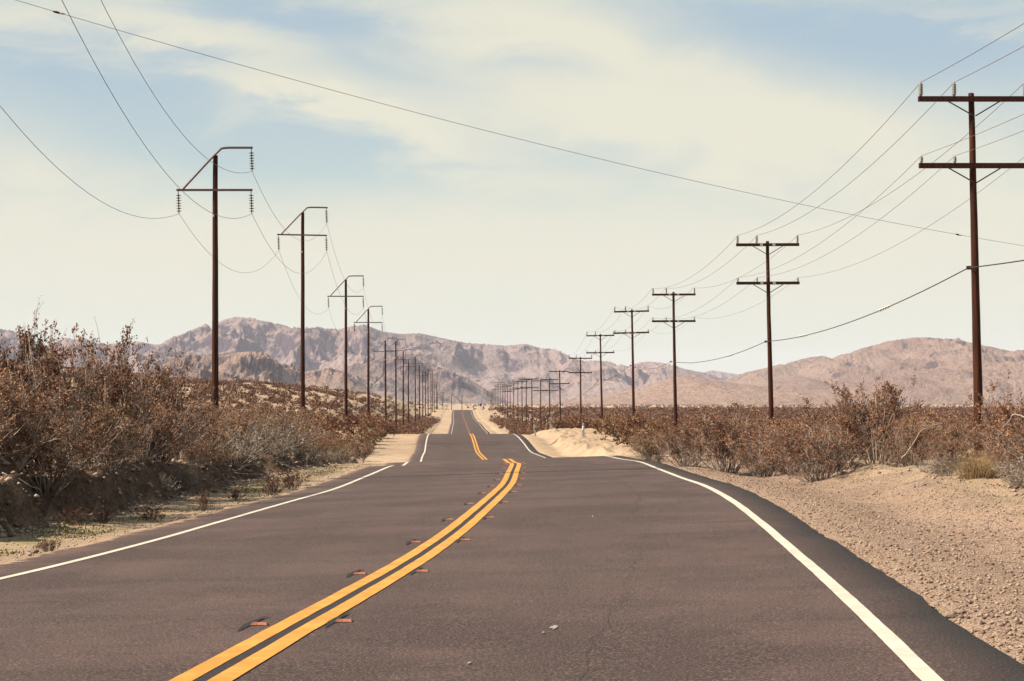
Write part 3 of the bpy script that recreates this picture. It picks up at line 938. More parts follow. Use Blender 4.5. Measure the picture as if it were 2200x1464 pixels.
M_low, M_up, M_str, M_tag, UPZ = left_arm_meshes()
LP = [(38, None, 13.6, 0), (77.7, 459, 12.1, 0), (118.4, 648, 14.3, .02), (162.5, 742, 12.9, 0), (204, 790.5, 12.5, 0), (246, 827.8, 10.35, 0), (288, 850, 12.0, .0), (330, 866, 11.7, 0), (372, 877, 11.4, 0), (414, 892, 13.3, 0),
      (456, 901, 12.4, 0), (498, 908, 11.9, 0), (540, 913.8, 12.7, 0), (582, 919.4, 14.2, 0), (624, 925.5, 16.5, 0), (666, 929, 15.9, 0), (708, 932.6, 13.5, 0), (750, 937.7, 11.9, 0), (792, 940, 8.8, 0)]
LPX = []
for k, (Y, px, top, tilt) in enumerate(LP):
    X = -12.9 if px is None else (px - 1100) / 3520 * Y
    LPX.append((X, Y, top, tilt))
    zb = float(gz(X, Y)) - .02; h = top - zb
    r = empty('transmission_pole', (X, Y, zb))
    ordw = 'just out of the frame' if k == 0 else ('nearest to the camera' if k == 1 else ORD[k - 1] + ' from the camera')
    tag(r, 'tall wooden pole with bent steel arm in the left row, ' + ordw, 'power pole', 'tall power poles in the left row')
    obj('post', post_mesh(h, .175, .115, 200 + k, -.006), None, r)
    a = obj('crossarm', M_low, None, r); a.location = (0, -.17, h - 1.68); a.rotation_euler = (0, tilt, 0)
    u = obj('bent_arm', M_up, None, r); u.location = (0, -.17, h - 1.68); u.rotation_euler = (0, tilt, 0)
    if k < 14:
        for ix, iz in ((-1.72, -1.73), (1.74, -1.73), (1.74, -1.68 + UPZ - .05)):
            s_ = obj('insulator_string', M_str, None, r); s_.location = (ix, -.17, h + iz - (tilt * ix)); s_.rotation_euler = (0, -.045, 0)
    if k < 9:
        tgo = obj('pole_tag', M_tag, None, r); tgo.location = (-.004 * 3, 0, h - 2.9); tgo.scale = (1.04, 1.04, 1)

# ------------------------------------------------------------------ wires
def sag_pts(a, b, s, n):
    t = np.linspace(0, 1, n)[:, None]
    P = np.array(a)[None] * (1 - t) + np.array(b)[None] * t
    P[:, 2] -= (4 * s * t * (1 - t))[:, 0]
    return P


def wire(name, ends, sags, r, mat, label, cat, group=None, parent=None, n=22, sides=5):
    P = []
    for i in range(len(ends) - 1):
        m = n if i < 6 else 8
        q = sag_pts(ends[i], ends[i + 1], sags[i], m)
        P.append(q if i == 0 else q[1:])
    P = np.concatenate(P)
    b = MB(); b.tube(P, r, sides)
    o = b.build(name, MATS[mat], parent, True)
    if label: tag(o, label, cat, group)
    return o, P


RG = 'wires strung along the right row of poles'
rnames = {(0, 0): 'left upper', (0, 1): 'inner upper', (0, 2): 'right upper', (1, 0): 'left lower', (1, 1): 'inner lower', (1, 2): 'right lower'}
for ai, az in enumerate(ARM_Z):
    for ii, ix in enumerate(INS_X):
        ends = [(X + ix, Y - .13, top + az + .085 + (.38 if ai == 0 else .19) + ix * tilt) for (X, Y, top, tilt) in RPX[:20]]
        wire('power_wire', ends, [.45] + [.75] * 19, (.0085 if ai == 0 else .0065), 'aluminium_wire',
             'thin bare wire on the %s insulators of the right row of poles' % rnames[(ai, ii)], 'wire', RG)
# cable with pale spiral wraps, low on the right row
ends = [(X - .15, Y, top - 4.9) for (X, Y, top, tilt) in RPX[:14]]
cb, P = wire('telephone_cable', ends, [.42] * 14, .017, 'cable_black', 'thick dark cable low on the right row of poles with pale spiral wraps', 'cable')
P1 = [sag_pts(ends[i], ends[i + 1], .42, 61) for i in range(5)]
for i in range(5):
    for c0 in ((16, 20), (41, 46)) if i else ((44, 48),):
        b = MB(); q = P1[i][c0[0]:c0[1]]
        tt = np.linspace(0, 1, 40)
        seg = np.stack([np.interp(tt * (len(q) - 1), range(len(q)), q[:, j]) for j in range(3)], 1)
        seg[:, 0] += .034 * np.cos(tt * 30); seg[:, 2] += .034 * np.sin(tt * 30)
        b.tube(seg, .019, 4)
        b.build('spiral_wrap', MATS['wrap_white'], cb, True)
    b = MB(); x, y, z = ends[i]; b.box(x - .05, x + .06, y - .05, y + .05, z - .05, z + .05); b.build('clamp', MATS['iron'], cb)
# three wires of the left row
LG = 'wires hanging from the left row of poles'
for nm, ix, iz in (('lower left', -1.72, -1.73), ('lower right', 1.74, -1.73), ('upper right', 1.74, -1.68 + UPZ - .05)):
    ends = [(X + ix + .05, Y - .17, top + iz - 1.08 - tilt * ix) for (X, Y, top, tilt) in LPX[:16]]
    wire('power_wire', ends, [2.25] + [2.2] * 15, .0095, 'aluminium_wire', 'thin wire sagging between the %s insulator strings of the left row' % nm, 'wire', LG)

# the wire crossing overhead from the left line to the right
a = (-12.95, 38, float(LPX[0][2]) - 3.3)
CW = [(-13.3, 34.0, 9.62)]


def pxp(px, py, Y):
    return np.array([(px - 1100) / 3520 * Y, Y, (880 - py) / 3520 * Y])


A0 = np.array([-12.9, 37.8, 9.93]); B0 = np.array([27.0, 66.0, 5.72])
Pc = sag_pts(A0, B0, .84, 70)
b = MB(); b.tube(Pc, .0065, 5)
cw = b.build('overhead_wire', MATS['aluminium_wire'], None, True)
tag(cw, 'long thin wire crossing overhead from upper left down to the right', 'wire')
for t in (.049, .722):
    i = t * 69; i0 = int(i); p = Pc[i0] * (1 - (i - i0)) + Pc[i0 + 1] * (i - i0); d = (B0 - A0) / np.linalg.norm(B0 - A0)
    b = MB(); b.tube([p - d * .14, p - d * .06, p + d * .02], [.018, .03, .026], 8); b.build('splice', MATS['iron'], cw, True)
    b = MB(); b.tube([p + d * .03, p + d * .09, p + d * .16], [.024, .03, .014], 8); b.build('splice', MATS['wrap_white'], cw, True)
zz = float(gz(27.0, 66.0))
sp_ = empty('wooden_pole', (27.0, 66.0, zz)); tag(sp_, 'short plain wooden pole out of the right of the frame holding the crossing wire', 'pole')
obj('post', post_mesh(6.2 - zz, .13, .09, 999), None, sp_)

# far small poles beyond the crest and on the left slope
for (px, py, Y, lab) in [(951.7, 843, 960, 'small distant pole left of the road where it meets the crest, leftmost of three'),
                         (970, 847.5, 985, 'small distant pole rising behind the left edge of the road crest'),
                         (992.5, 849, 1010, 'small distant orange-brown pole rising behind the middle of the road crest')]:
    X = (px - 1100) / 3520 * Y; top = (880 - py) / 3520 * Y; zb = float(gz(X, Y))
    r = empty('distant_pole', (X, Y, zb)); tag(r, lab, 'power pole', 'small distant poles')
    obj('post', post_mesh(top - zb, .24, .17, int(px)), None, r)
    b = MB(); b.bar((-1.3, -.25, top - zb - .4), (1.3, -.25, top - zb - .4), .1, .12); b.build('crossarm', MATS['arm_wood'], r)
X, Y = (724.5 - 1100) / 3520 * 420, 420.
zb = float(gz(X, Y)); top = (880 - 835) / 3520 * Y
r = empty('distant_pole', (X, Y, zb)); tag(r, 'small distant pole standing on the sandy slope behind the left row', 'power pole', 'small distant poles')
obj('post', post_mesh(max(2.4, top - zb), .12, .08, 55), None, r)
b = MB(); b.bar((-.5, -.12, max(2.4, top - zb) - .25), (.5, -.12, max(2.4, top - zb) - .25), .08, .09); b.build('crossarm', MATS['arm_wood'], r)

# ------------------------------------------------------------------ roadside posts and sign
def marker_post(o, Y, h, w, label, slotted=True, pole=False):
    X = float(rx(Y)) + o; zb = float(ground(o, Y)) - .03
    r = empty('delineator_post', (X, Y, zb), .15); tag(r, label, 'roadside post', 'white roadside posts')
    b = MB(); b.box(-w / 2, w / 2, -.012, .012, 0, h)
    b.box(-w / 2, -w / 2 + .015, .012, .03, 0, h - .03); b.box(w / 2 - .015, w / 2, .012, .03, 0, h - .03)
    pst = b.build('post', MATS['post_white'], r); pst.rotation_euler = (0, -.10 if slotted else 0, 0)
    b = MB(); b.box(-w * .05, w * .42, -.0165, -.0125, h * .52, h * .72); q = b.build('reflector', MATS['shade_reflector_black'], pst)
    if pole:
        b = MB(); b.lathe([(w * .28, h * .45), (w * .62, h * .5), (w * .62, h * .72), (w * .3, h * .76)], 12); b.build('lamp_ring', MATS['post_white'], r)


marker_post(5.35, 137.5, 1.0, .16, 'leaning white marker post on the sandy shoulder at the second crest')
marker_post(7.4, 150, 1.3, .15, 'pale marker post among the bushes behind the leaning one', False)
marker_post(7.9, 120, 1.05, .15, 'white marker post standing behind the sand mound on the right', False, True)
Y = 190.; X = (1176.5 - 1100) / 3520 * Y; zb = float(gz(X, Y))
r = empty('fence_post', (X, Y, zb)); tag(r, 'short dark wooden stub post in the brush near the white posts', 'post')
obj('post', post_mesh((880 - 891) / 3520 * Y - zb, .09, .085, 31), None, r)
Y = 735.; X = (1033 - 1100) / 3520 * Y; zb = float(gz(X, Y))
r = empty('road_sign', (X, Y, zb)); tag(r, 'small blue roadside sign far off at the right of the crest', 'sign')
ht = (880 - 867.5) / 3520 * Y - zb
b = MB(); b.lathe([(.05, -.3), (.05, ht - .02)], 8); b.build('signpost', MATS['iron'], r)
b = MB(); b.box(-.5, .5, -.09, -.06, ht - 1.15, ht); b.build('panel', MATS['sign_blue'], r)

# ------------------------------------------------------------------ shrubs
def polytubes(paths, radii, sides=3):
    """paths: (n, m, 3), radii: (n, m) -> vertices and quads of many thin tubes at once"""
    n, m, _ = paths.shape
    d = np.gradient(paths, axis=1); d /= np.linalg.norm(d, axis=2, keepdims=True) + 1e-9
    ref = np.array([.3, .5, .81]); a = np.cross(d, ref); a /= np.linalg.norm(a, axis=2, keepdims=True) + 1e-9
    b = np.cross(d, a)
    ang = 2 * np.pi * np.arange(sides) / sides
    V = paths[:, :, None, :] + radii[:, :, None, None] * (a[:, :, None, :] * np.cos(ang)[None, None, :, None] + b[:, :, None, :] * np.sin(ang)[None, None, :, None])
    idx = np.arange(n * m * sides).reshape(n, m, sides)
    nx = np.roll(idx, -1, axis=2)
    Q = np.stack([idx[:, :-1], nx[:, :-1], nx[:, 1:], idx[:, 1:]], -1).reshape(-1, 4)
    return V.reshape(-1, 3), Q


def grow(starts, dirs, lens, m, bend, up, rnd):
    """bundles of curved branches"""
    n = len(starts); P = np.zeros((n, m, 3)); P[:, 0] = starts; d = dirs.copy()
    for j in range(1, m):
        d = d + rnd.normal(0, bend, (n, 3)) + np.array([0, 0, up])
        d /= np.linalg.norm(d, axis=1)[:, None]
        P[:, j] = P[:, j - 1] + d * (lens / (m - 1))[:, None]
    return P, d


def leaves(pos, size, rnd, tone, elong=1.6, updir=.3):
    n = len(pos)
    a = rnd.normal(size=(n, 3)); a[:, 2] += updir; a /= np.linalg.norm(a, axis=1)[:, None]
    b = np.cross(a, rnd.normal(size=(n, 3))); b /= np.linalg.norm(b, axis=1)[:, None] + 1e-9
    s = size * rnd.uniform(.6, 1.4, n)[:, None]
    V = np.stack([pos, pos + a * s * elong * .5 + b * s * .5, pos + a * s * elong, pos + a * s * elong * .5 - b * s * .5], 1).reshape(-1, 3)
    Q = np.arange(n * 4).reshape(n, 4)
    return V, Q, np.repeat(tone, 4)


def shrub(seed, H, R, n1, n2, n3, nl, leaf, kind='creosote', rad=.011, open_=0.55):
    rnd = np.random.default_rng(seed)
    ang = rnd.uniform(0, 2 * np.pi, n1)
    tilt = np.abs(rnd.normal(0, 1, n1)) * .42 + .12
    tilt = np.clip(tilt, 0, 1.25) * (R / H) * 1.15
    dirs = np.stack([np.sin(tilt) * np.cos(ang), np.sin(tilt) * np.sin(ang), np.cos(tilt)], 1)
    st = np.stack([np.cos(ang) * .12 * R, np.sin(ang) * .12 * R, np.full(n1, -.05)], 1) * rnd.uniform(.3, 1.3, (n1, 1))
    st[:, 2] = -.06
    ln = H * rnd.uniform(.62, 1.06, n1) / np.clip(np.cos(tilt * .75), .45, 1)
    ln[:max(2, n1 // 9)] *= 1.14
    P1_, d1 = grow(st, dirs, ln, 8, .10, .03, rnd)
    r1 = rad * rnd.uniform(.6, 1.3, (n1, 1)) * np.linspace(1, .35, 8)[None]
    # second order
    k = rnd.integers(0, n1, n2); t = rnd.uniform(.22, .92, n2) * 7; ti = t.astype(int); tf = (t - ti)[:, None]
    s2 = P1_[k, ti] * (1 - tf) + P1_[k, np.minimum(ti + 1, 7)] * tf
    dd = P1_[k, np.minimum(ti + 1, 7)] - P1_[k, ti]; dd /= np.linalg.norm(dd, axis=1)[:, None] + 1e-9
    dd = dd + rnd.normal(0, .5, (n2, 3)); dd[:, 2] += .15; dd /= np.linalg.norm(dd, axis=1)[:, None]
    P2, _ = grow(s2, dd, H * rnd.uniform(.16, .42, n2), 5, .16, .05, rnd)
    r2 = rad * .5 * rnd.uniform(.6, 1.2, (n2, 1)) * np.linspace(1, .45, 5)[None]
    # twigs
    k = rnd.integers(0, n2, n3); t = rnd.uniform(.2, .99, n3) * 4; ti = t.astype(int); tf = (t - ti)[:, None]
    s3 = P2[k, ti] * (1 - tf) + P2[k, np.minimum(ti + 1, 4)] * tf
    dd = rnd.normal(0, 1, (n3, 3)); dd[:, 2] += .7; dd /= np.linalg.norm(dd, axis=1)[:, None]
    P3, _ = grow(s3, dd, H * rnd.uniform(.06, .16, n3), 3, .2, .08, rnd)
    r3 = rad * .26 * np.ones((n3, 1)) * np.linspace(1, .6, 3)[None]
    V1, Q1 = polytubes(P1_, r1); V2, Q2 = polytubes(P2, r2); V3, Q3 = polytubes(P3, r3)
    V = np.concatenate([V1, V2, V3]); Q = np.concatenate([Q1, Q2 + len(V1), Q3 + len(V1) + len(V2)])
    stems = mesh('stems', V, Q, False)
    # leaves sit on twigs, mostly in the outer part, in clumps
    h3 = P3[:, 1, 2] / H; w = np.clip(h3, .05, 1) ** .7 * (.25 + (fbm(P3[:, 1, 0] * 2.5 / H * 1.5 + seed, P3[:, 1, 2] * 2.5 / H * 1.5 + P3[:, 1, 1], 2) > -.18)) 
    w /= w.sum()
    kk = rnd.choice(n3, nl, p=w); t = rnd.uniform(0, 2, nl); ti = np.minimum(t.astype(int), 1); tf = (t - ti)[:, None]
    pos = P3[kk, ti] * (1 - tf) + P3[kk, ti + 1] * tf + rnd.normal(0, H * .011, (nl, 3))
    tone = np.clip(rnd.normal(.44, .26, nl) + .25 * fbm(pos[:, 0] * 5 / H + seed, pos[:, 2] * 5 / H + pos[:, 1], 2), 0, 1)
    LV, LQ, LT = leaves(pos, leaf, rnd, tone)
    fol = mesh('foliage', LV, LQ, False, None, {'tone': LT})
    return stems, fol


def with_mat(pair, a, b):
    pair[0].materials.append(MATS[a]); pair[1].materials.append(MATS[b]); return pair


CRE_NEAR = [with_mat(shrub(300 + i, 1.0, R_, 50, 230, 1300, 11500, .0145, rad=.0078), 'bark_pale', 'leaf_creosote') for i, R_ in enumerate((.85, 1.0, .75, .95, .8))]
CRE_MID = [with_mat(shrub(330 + i, 1.0, R_, 34, 130, 600, 4200, .026, rad=.0085), 'bark_pale', 'leaf_creosote') for i, R_ in enumerate((.85, 1.0, .9, .8))]
CRE_FAR = [with_mat(shrub(360 + i, 1.0, R_, 22, 60, 260, 1500, .046, rad=.010), 'bark_dark', 'leaf_creosote') for i, R_ in enumerate((.9, 1.1, .8))]
RED = [with_mat(shrub(390 + i, 1.0, 1.3, 44, 150, 500, 1500, .035, rad=.010), 'bark_dark', 'leaf_red') for i in range(2)]
DRY = [with_mat(shrub(400 + i, 1.0, 1.35, 60, 260, 900, 3600, .026, rad=.007), 'bark_dry', 'leaf_dry') for i in range(2)]


def put_shrub(name, pair, X, Y, h, wdt, label, cat, group, rot=None, sink=.03):
    z = float(gz(X, Y)) - sink
    r = empty(name, (X, Y, z), random.uniform(0, 6.28) if rot is None else rot, (wdt, wdt, h))
    tag(r, label, cat, group)
    obj('stems', pair[0], None, r); obj('foliage', pair[1], None, r)
    return r


def between(Y, line, side):
    ys = [p[1] for p in line]
    if Y < ys[1]: return 'nearer than the first %s pole' % side
    for k in range(1, 9):
        if Y < ys[k + 1]: return 'between the %s and %s %s poles' % (ORD[k - 1], ORD[k], side)
    return 'beyond the ninth %s pole' % side


# hand-placed bushes that stand out in the photograph (x in the 2200-wide photograph, distance, height, width)
STAND = [
    (95, 27.5, 2.3, .72, 'tallest dark creosote bush with feathery top at the far left, before the mountains'),
    (10, 24.5, 1.25, 1.3, 'creosote bush cut by the left edge of the photo, on top of the earth bank'),
    (228, 30.5, 2.35, .72, 'tall creosote bush with leafy crown poking into the sky in the left thicket'),
    (330, 34.5, 2.2, .75, 'creosote bush with leaf tufts standing just left of the rocky hill'),
    (100, 25.5, 1.25, 1.2, 'low tangled bush with white twigs at the lip of the left bank'),
    (235, 29.5, 1.15, 1.2, 'low bush of pale tangled twigs hanging over the left earth bank'),
    (395, 37.5, 1.5, 1.2, 'rounded brown bush at the right end of the tall left thicket'),
    (60, 31.0, 1.55, 1.2, 'bushy creosote behind the tallest one at the far left'),
    (160, 33.0, 1.75, 1.1, 'creosote bush behind the leafy crown, in the second rank on the left'),
    (280, 34.0, 1.6, 1.2, 'mid-height creosote bush between the leafy crown and the leaf-tufted bush'),
    (300, 32.5, 1.05, 1.2, 'low brown bush at the bank lip before the leaf-tufted creosote'),
    (-60, 24.0, 1.3, 1.2, 'creosote bush at the left edge whose branches reach in'),
    (435, 41.0, 1.0, .9, 'low brown bush just in front of the first tall left pole'),
    (545, 52.0, 1.75, 1.3, 'wide creosote bush right of the first tall left pole, against the sandy slope'),
    (500, 46.0, 1.3, 1.2, 'brown creosote bush directly right of the first tall left pole'),
    (600, 50.0, 1.45, 1.3, 'creosote bush with bare white twigs left of the second tall pole'),
    (1475, 44.0, 1.15, 1.2, 'bushy creosote at the foot of the third right pole'),
    (1560, 40.0, 1.5, 1.2, 'creosote bush with a wispy top left of the second right pole'),
    (1700, 37.0, 1.25, 1.25, 'greyish tangled bush right of the second right pole'),
    (1800, 36.0, 1.65, .85, 'tall creosote bush with leaf tufts against the right mountain'),
    (1885, 35.0, 1.75, .85, 'tallest creosote bush on the right bank, with scattered leaf tufts'),
    (1760, 33.0, 1.1, 1.3, 'bare-twigged bush in front of the tall right bushes'),
    (1950, 33.0, 1.05, 1.0, 'low brown bush with a long arching white branch on the right bank'),
    (2040, 31.0, .75, 1.0, 'low dark bush just left of the nearest right pole'),
    (2222, 26.8, 1.55, .75, 'creosote bush cut by the right edge of the photo'),
    (2300, 25.5, 1.4, 1.0, 'creosote bush outside the right edge whose branches reach in'),
    (2150, 26.0, .5, 1.1, 'low dark bush at the foot of the nearest right pole'),
    (1640, 38.0, 1.05, 1.3, 'brown bush at the foot of the second right pole'),
    (1400, 50.0, 1.0, 1.2, 'first brown bush on the right after the sand mound'),
]
for i, (px, Y, h, wd, lab) in enumerate(STAND):
    X = (px - 1100) / 3520 * Y
    put_shrub('creosote_bush', CRE_NEAR[i % 5], X, Y, h, h * wd * .95, lab, 'bush', 'creosote bushes by the roadside')

taken = [((px - 1100) / 3520 * Y, Y) for (px, Y, *_r) in STAND]
cnt = len(STAND); NMAX = 298
GL, GR = 'creosote bushes by the roadside', 'creosote bushes by the roadside'


def try_place(X, Y, h, dmin, side):
    global cnt
    for (a, b_) in taken:
        if abs(a - X) < dmin and abs(b_ - Y) < dmin * (1 + Y / 120.): return False
    px = 1100 + 3520 * X / Y
    if px < -150 or px > 2350: return False
    if 2000 < px < 2195 and Y < 44: return False
    if 430 < px < 600 and Y < 44: return False
    for pole in RPX[1:4] + LPX[1:4]:
        if abs(pole[0] - X) < .55 and abs(pole[1] - Y) < .55: return False
    taken.append((X, Y)); cnt += 1
    pair = CRE_NEAR[cnt % 5] if Y < 48 else (CRE_MID[cnt % 4] if Y < 105 else CRE_FAR[cnt % 3])
    oo = abs(X - float(rx(Y)))
    size = 'low' if h < 1.12 else ('tall' if h > 1.32 else 'medium-high')
    rank = 'at the shoulder edge' if oo < 9.3 else ('one row back' if oo < 11.5 else 'deep in the brush')
    lab = '%s creosote bush %s, %s' % (size, rank, between(Y, RPX if side == 'right' else LPX, side))
    put_shrub('creosote_bush', pair, X, Y, h, h * random.uniform(.9, 1.35), lab, 'bush', GL)
    return True


PLAN = [('right', 20, 70, 8.1, 11.5, .75, 1.2, 60, 1.25), ('right', 20, 80, 11.5, 19, .8, 1.25, 30, 1.7), ('left', 22, 72, -11.0, -7.5, .8, 1.25, 54, 1.2),
        ('left', 20, 85, -20, -11, 1.0, 1.55, 28, 1.8), ('left', 80, 165, -8.8, -7.0, .7, 1.15, 24, 1.0), ('left', 20, 36, -7.6, -7.1, .5, .8, 6, 1.2), ('left', 30, 66, -7.5, -6.8, .45, .75, 14, 1.0), ('right', 62, 175, 8.2, 14, 1.0, 1.5, 44, 1.7), ('left', 68, 180, -15, -7.9, .9, 1.4, 38, 1.5)]
for (side, y0, y1, o0, o1, h0, h1, n, dm) in PLAN:
    k = 0; tries = 0
    while k < n and tries < 3000 and cnt < NMAX:
        tries += 1
        Y = y0 * (y1 / y0) ** random.random(); o = random.uniform(o0, o1)
        if side == 'right' and 92 < Y < 145 and o < 10: continue
        if try_place(float(rx(Y)) + o, Y, random.uniform(h0, h1), dm, side): k += 1

by_label = {}
for o in C.objects:
    if o.parent is None and o.get('category') == 'bush': by_label.setdefault(o['label'], []).append(o)
for lab, os_ in by_label.items():
    if len(os_) > 1:
        os_.sort(key=lambda q: q.location.y)
        for i, o in enumerate(os_):
            o['label'] = ('nearest ' if i == 0 else ORD[i] + '-nearest ') + lab

# pale dry shrubs
for i, (px, Y, h, wd, lab) in enumerate([
        (500, 41.0, .95, 1.7, 'pale whitish dry shrub on the left bank, largest of the pale ones'),
        (565, 44.0, .85, 1.6, 'pale dry shrub at the right of the largest whitish one'),
        (660, 50.0, .7, 1.5, 'straw-coloured shrub on the left bank below the second tall pole'),
        (725, 60.0, .6, 1.5, 'straw-coloured shrub at the right end of the left bank'),
        (2020, 27.5, .42, 1.3, 'low whitish twiggy shrub on the right bank near the nearest pole'),
        (2190, 23.0, .5, 1.2, 'whitish twiggy shrub at the right edge of the photo'),
        (600, 47.0, .5, 1.6, 'pale dry shrub between the whitish shrubs and the straw-coloured one'),
        (330, 31.0, .45, 1.5, 'pale dry shrub spilling over the lip of the left bank'),
        (395, 33.5, .5, 1.4, 'small pale shrub at the foot of the left thicket')]):
    put_shrub('dry_shrub', DRY[i % 2], (px - 1100) / 3520 * Y, Y, h, h * wd * .8, lab, 'shrub', 'pale dry shrubs')

# small red-brown shrubs on the left verge
for i, (px, py, h, wd, lab) in enumerate([
        (108, 1172, .17, 1.5, 'small red-brown shrub nearest the camera on the left verge'),
        (165, 1118, .26, 1.6, 'red-brown shrub in the shade at the foot of the left bank'),
        (225, 1112, .22, 1.5, 'red-brown shrub touching the one in the shade of the bank'),
        (325, 1105, .23, 1.8, 'wide rusty shrub in the green weeds of the left verge'),
        (440, 1086, .34, .6, 'thin upright dry weed in the middle of the left verge'),
        (585, 1047, .36, 1.4, 'dark red-brown shrub by the road edge on the left'),
        (628, 1036, .42, 1.6, 'broad red-brown shrub farthest along the left verge'),
        (505, 1058, .2, 1.6, 'low reddish shrub just behind the thin upright weed')]):
    d = 1.58; Y = 3520 * d / (py - 880)
    put_shrub('red_shrub', RED[i % 2], (px - 1100) / 3520 * Y, Y, h, h * wd * .7, lab, 'shrub', 'small red-brown shrubs on the left verge', sink=.01)

# tufts of dry grass
def tuft(seed, n, H, spread):
    rnd = np.random.default_rng(seed)
    a = rnd.uniform(0, 6.28, n); t = np.abs(rnd.normal(0, .35, n))
    d = np.stack([np.sin(t) * np.cos(a), np.sin(t) * np.sin(a), np.cos(t)], 1)
    s = np.stack([np.cos(a), np.sin(a), a * 0], 1) * rnd.uniform(0, spread, (n, 1))
    P, _ = grow(s, d, H * rnd.uniform(.5, 1.1, n), 5, .10, -.03, rnd)
    V, Q = polytubes(P, np.ones((n, 1)) * .004 * np.linspace(1, .4, 5)[None])
    me = mesh('grass_tuft', V, Q, False, None, {'tone': np.repeat(rnd.uniform(0, 1, n), 15)}); me.materials.append(MATS['grass_dry']); return me


TU = [tuft(1, 420, .5, .22), tuft(2, 300, .45, .18)]
for i, (px, Y, s, lab) in enumerate([(2095, 24.6, .95, 'golden dry grass tuft at the foot of the nearest right pole'),
                                     (2125, 24.8, .8, 'second golden grass tuft beside the one at the nearest right pole'),
                                     (730, 62, 1.5, 'straw-coloured grass tuft on the left bank near the road bend'),
                                     (650, 56, 1.3, 'straw-coloured grass tuft left of the one near the bend'),
                                     (455, 38.5, 1.0, 'yellowish grass tuft left of the whitish shrub on the left bank')]):
    X = (px - 1100) / 3520 * Y
    o = obj('grass_tuft', TU[i % 2], None, None, (X, Y, float(gz(X, Y)) - .02)); o.scale = (s, s, s); o.rotation_euler = (0, 0, i)
    tag(o, lab, 'grass tuft', 'dry grass tufts')

# young joshua-like plant on the plain at the right
X, Y = (1999 - 1100) / 3520 * 90, 90.
r = empty('desert_plant', (X, Y, float(gz(X, Y)))); tag(r, 'thin upright branched plant standing alone on the plain at the right', 'plant')
b = MB(); b.tube([(0, 0, -.1), (.02, 0, .8), (-.02, 0, 1.5), (.03, 0, 2.1)], [.05, .045, .035, .02], 6)
b.tube([(0, 0, 1.3), (-.25, 0, 1.6), (-.35, 0, 1.9)], [.03, .025, .02], 5); b.tube([(0, 0, 1.1), (-.45, .1, 1.45), (-.85, .1, 1.5)], [.025, .02, .015], 5); b.build('trunk', MATS['bark_dark'], r)
rnd = np.random.default_rng(5); cc_ = np.array([(.03, 0, 2.1), (-.35, 0, 1.9), (-.85, .1, 1.5), (0, 0, 1.7)]); n = 320
pos = cc_[rnd.integers(0, 4, n)] + rnd.normal(0, .07, (n, 3)); LV, LQ, LT = leaves(pos, .06, rnd, rnd.uniform(0, .6, n))
me = mesh('foliage', LV, LQ, False, None, {'tone': LT}); me.materials.append(MATS['leaf_creosote']); obj('foliage', me, None, r)

# ------------------------------------------------------------------ the desert's low scrub as one mass
def scrub():
    rnd = np.random.default_rng(77)
    Vs = []; Ts = []; 
    def batch(n, y0, y1, omin, omax_f, side, size, nleaf, lsz, keep=None):
        u = rnd.random(n); Y = y0 * (y1 / y0) ** u
        om = omax_f(Y); o = side * (omin + (om - omin) * rnd.random(n) ** .8)
        X = rx(Y) + o; px = 1100 + 3520 * X / Y
        ok = (px > -250) & (px < 2450)
        X, Y, o = X[ok], Y[ok], o[ok]
        Z = ground(o, Y)
        s = size * rnd.uniform(.55, 1.35, len(X))
        m = len(X)
        th = rnd.uniform(0, 6.28, (m, nleaf)); r_ = np.sqrt(rnd.random((m, nleaf))); hz = rnd.random((m, nleaf)) ** .8
        rad_ = s[:, None] * (.55 + .35 * hz) * r_ * .85
        P = np.stack([X[:, None] + rad_ * np.cos(th), Y[:, None] + rad_ * np.sin(th), Z[:, None] + s[:, None] * hz * .85 * (1 - .45 * r_ ** 2)], -1)
        tone = np.clip(rnd.normal(.45, .15, (m, 1)) + rnd.normal(0, .15, (m, nleaf)) + .2 * (hz - .5), 0, 1)
        V, Q, T = leaves(P.reshape(-1, 3), lsz, rnd, tone.ravel(), 1.4, .2)
        sc = np.repeat(s, nleaf * 4)[:, None]
        Vs.append(V); Ts.append(T)
    batch(520, 26, 110, 17, lambda Y: 19 + Y * .35, 1, 1.0, 340, .075)
    batch(420, 26, 110, 19, lambda Y: 19 + Y * .35, -1, 1.0, 340, .075)
    batch(1200, 100, 330, 8.5, lambda Y: 20 + Y * .33, 1, 1.15, 90, .16)
    batch(1300, 100, 330, 9.5, lambda Y: 20 + Y * .33, -1, 1.1, 90, .16)
    batch(520, 160, 520, 7.9, lambda Y: 16 + Y * .0, 1, 1.35, 100, .18)
    batch(520, 160, 520, 8.2, lambda Y: 17 + Y * .0, -1, 1.35, 100, .18)
    batch(3600, 280, 820, 9.0, lambda Y: 30 + Y * .36, 1, 1.5, 40, .36)
    batch(3200, 560, 800, 14.0, lambda Y: 30 + Y * .36, 1, 1.9, 34, .45)
    batch(6000, 180, 620, 20.0, lambda Y: 30 + Y * .34, -1, 1.0, 40, .26)
    batch(1800, 300, 820, 9.0, lambda Y: 30 + Y * .36, -1, 1.25, 36, .32)
    batch(2600, 800, 3200, 5, lambda Y: 60 + Y * .36, 1, 2.0, 14, .9)
    batch(2000, 800, 3200, 5, lambda Y: 60 + Y * .36, -1, 2.0, 14, .9)
    V = np.concatenate(Vs); T = np.concatenate(Ts); Q = np.arange(len(V)).reshape(-1, 4)
    me = mesh('desert_scrub', V, Q, False, None, {'tone': T})
    tag(obj('desert_scrub', me, MATS['scrub_leaf']), 'low brown scrub scattered over the plain and slopes up to the mountains', 'scrub', kind='stuff')


scrub()

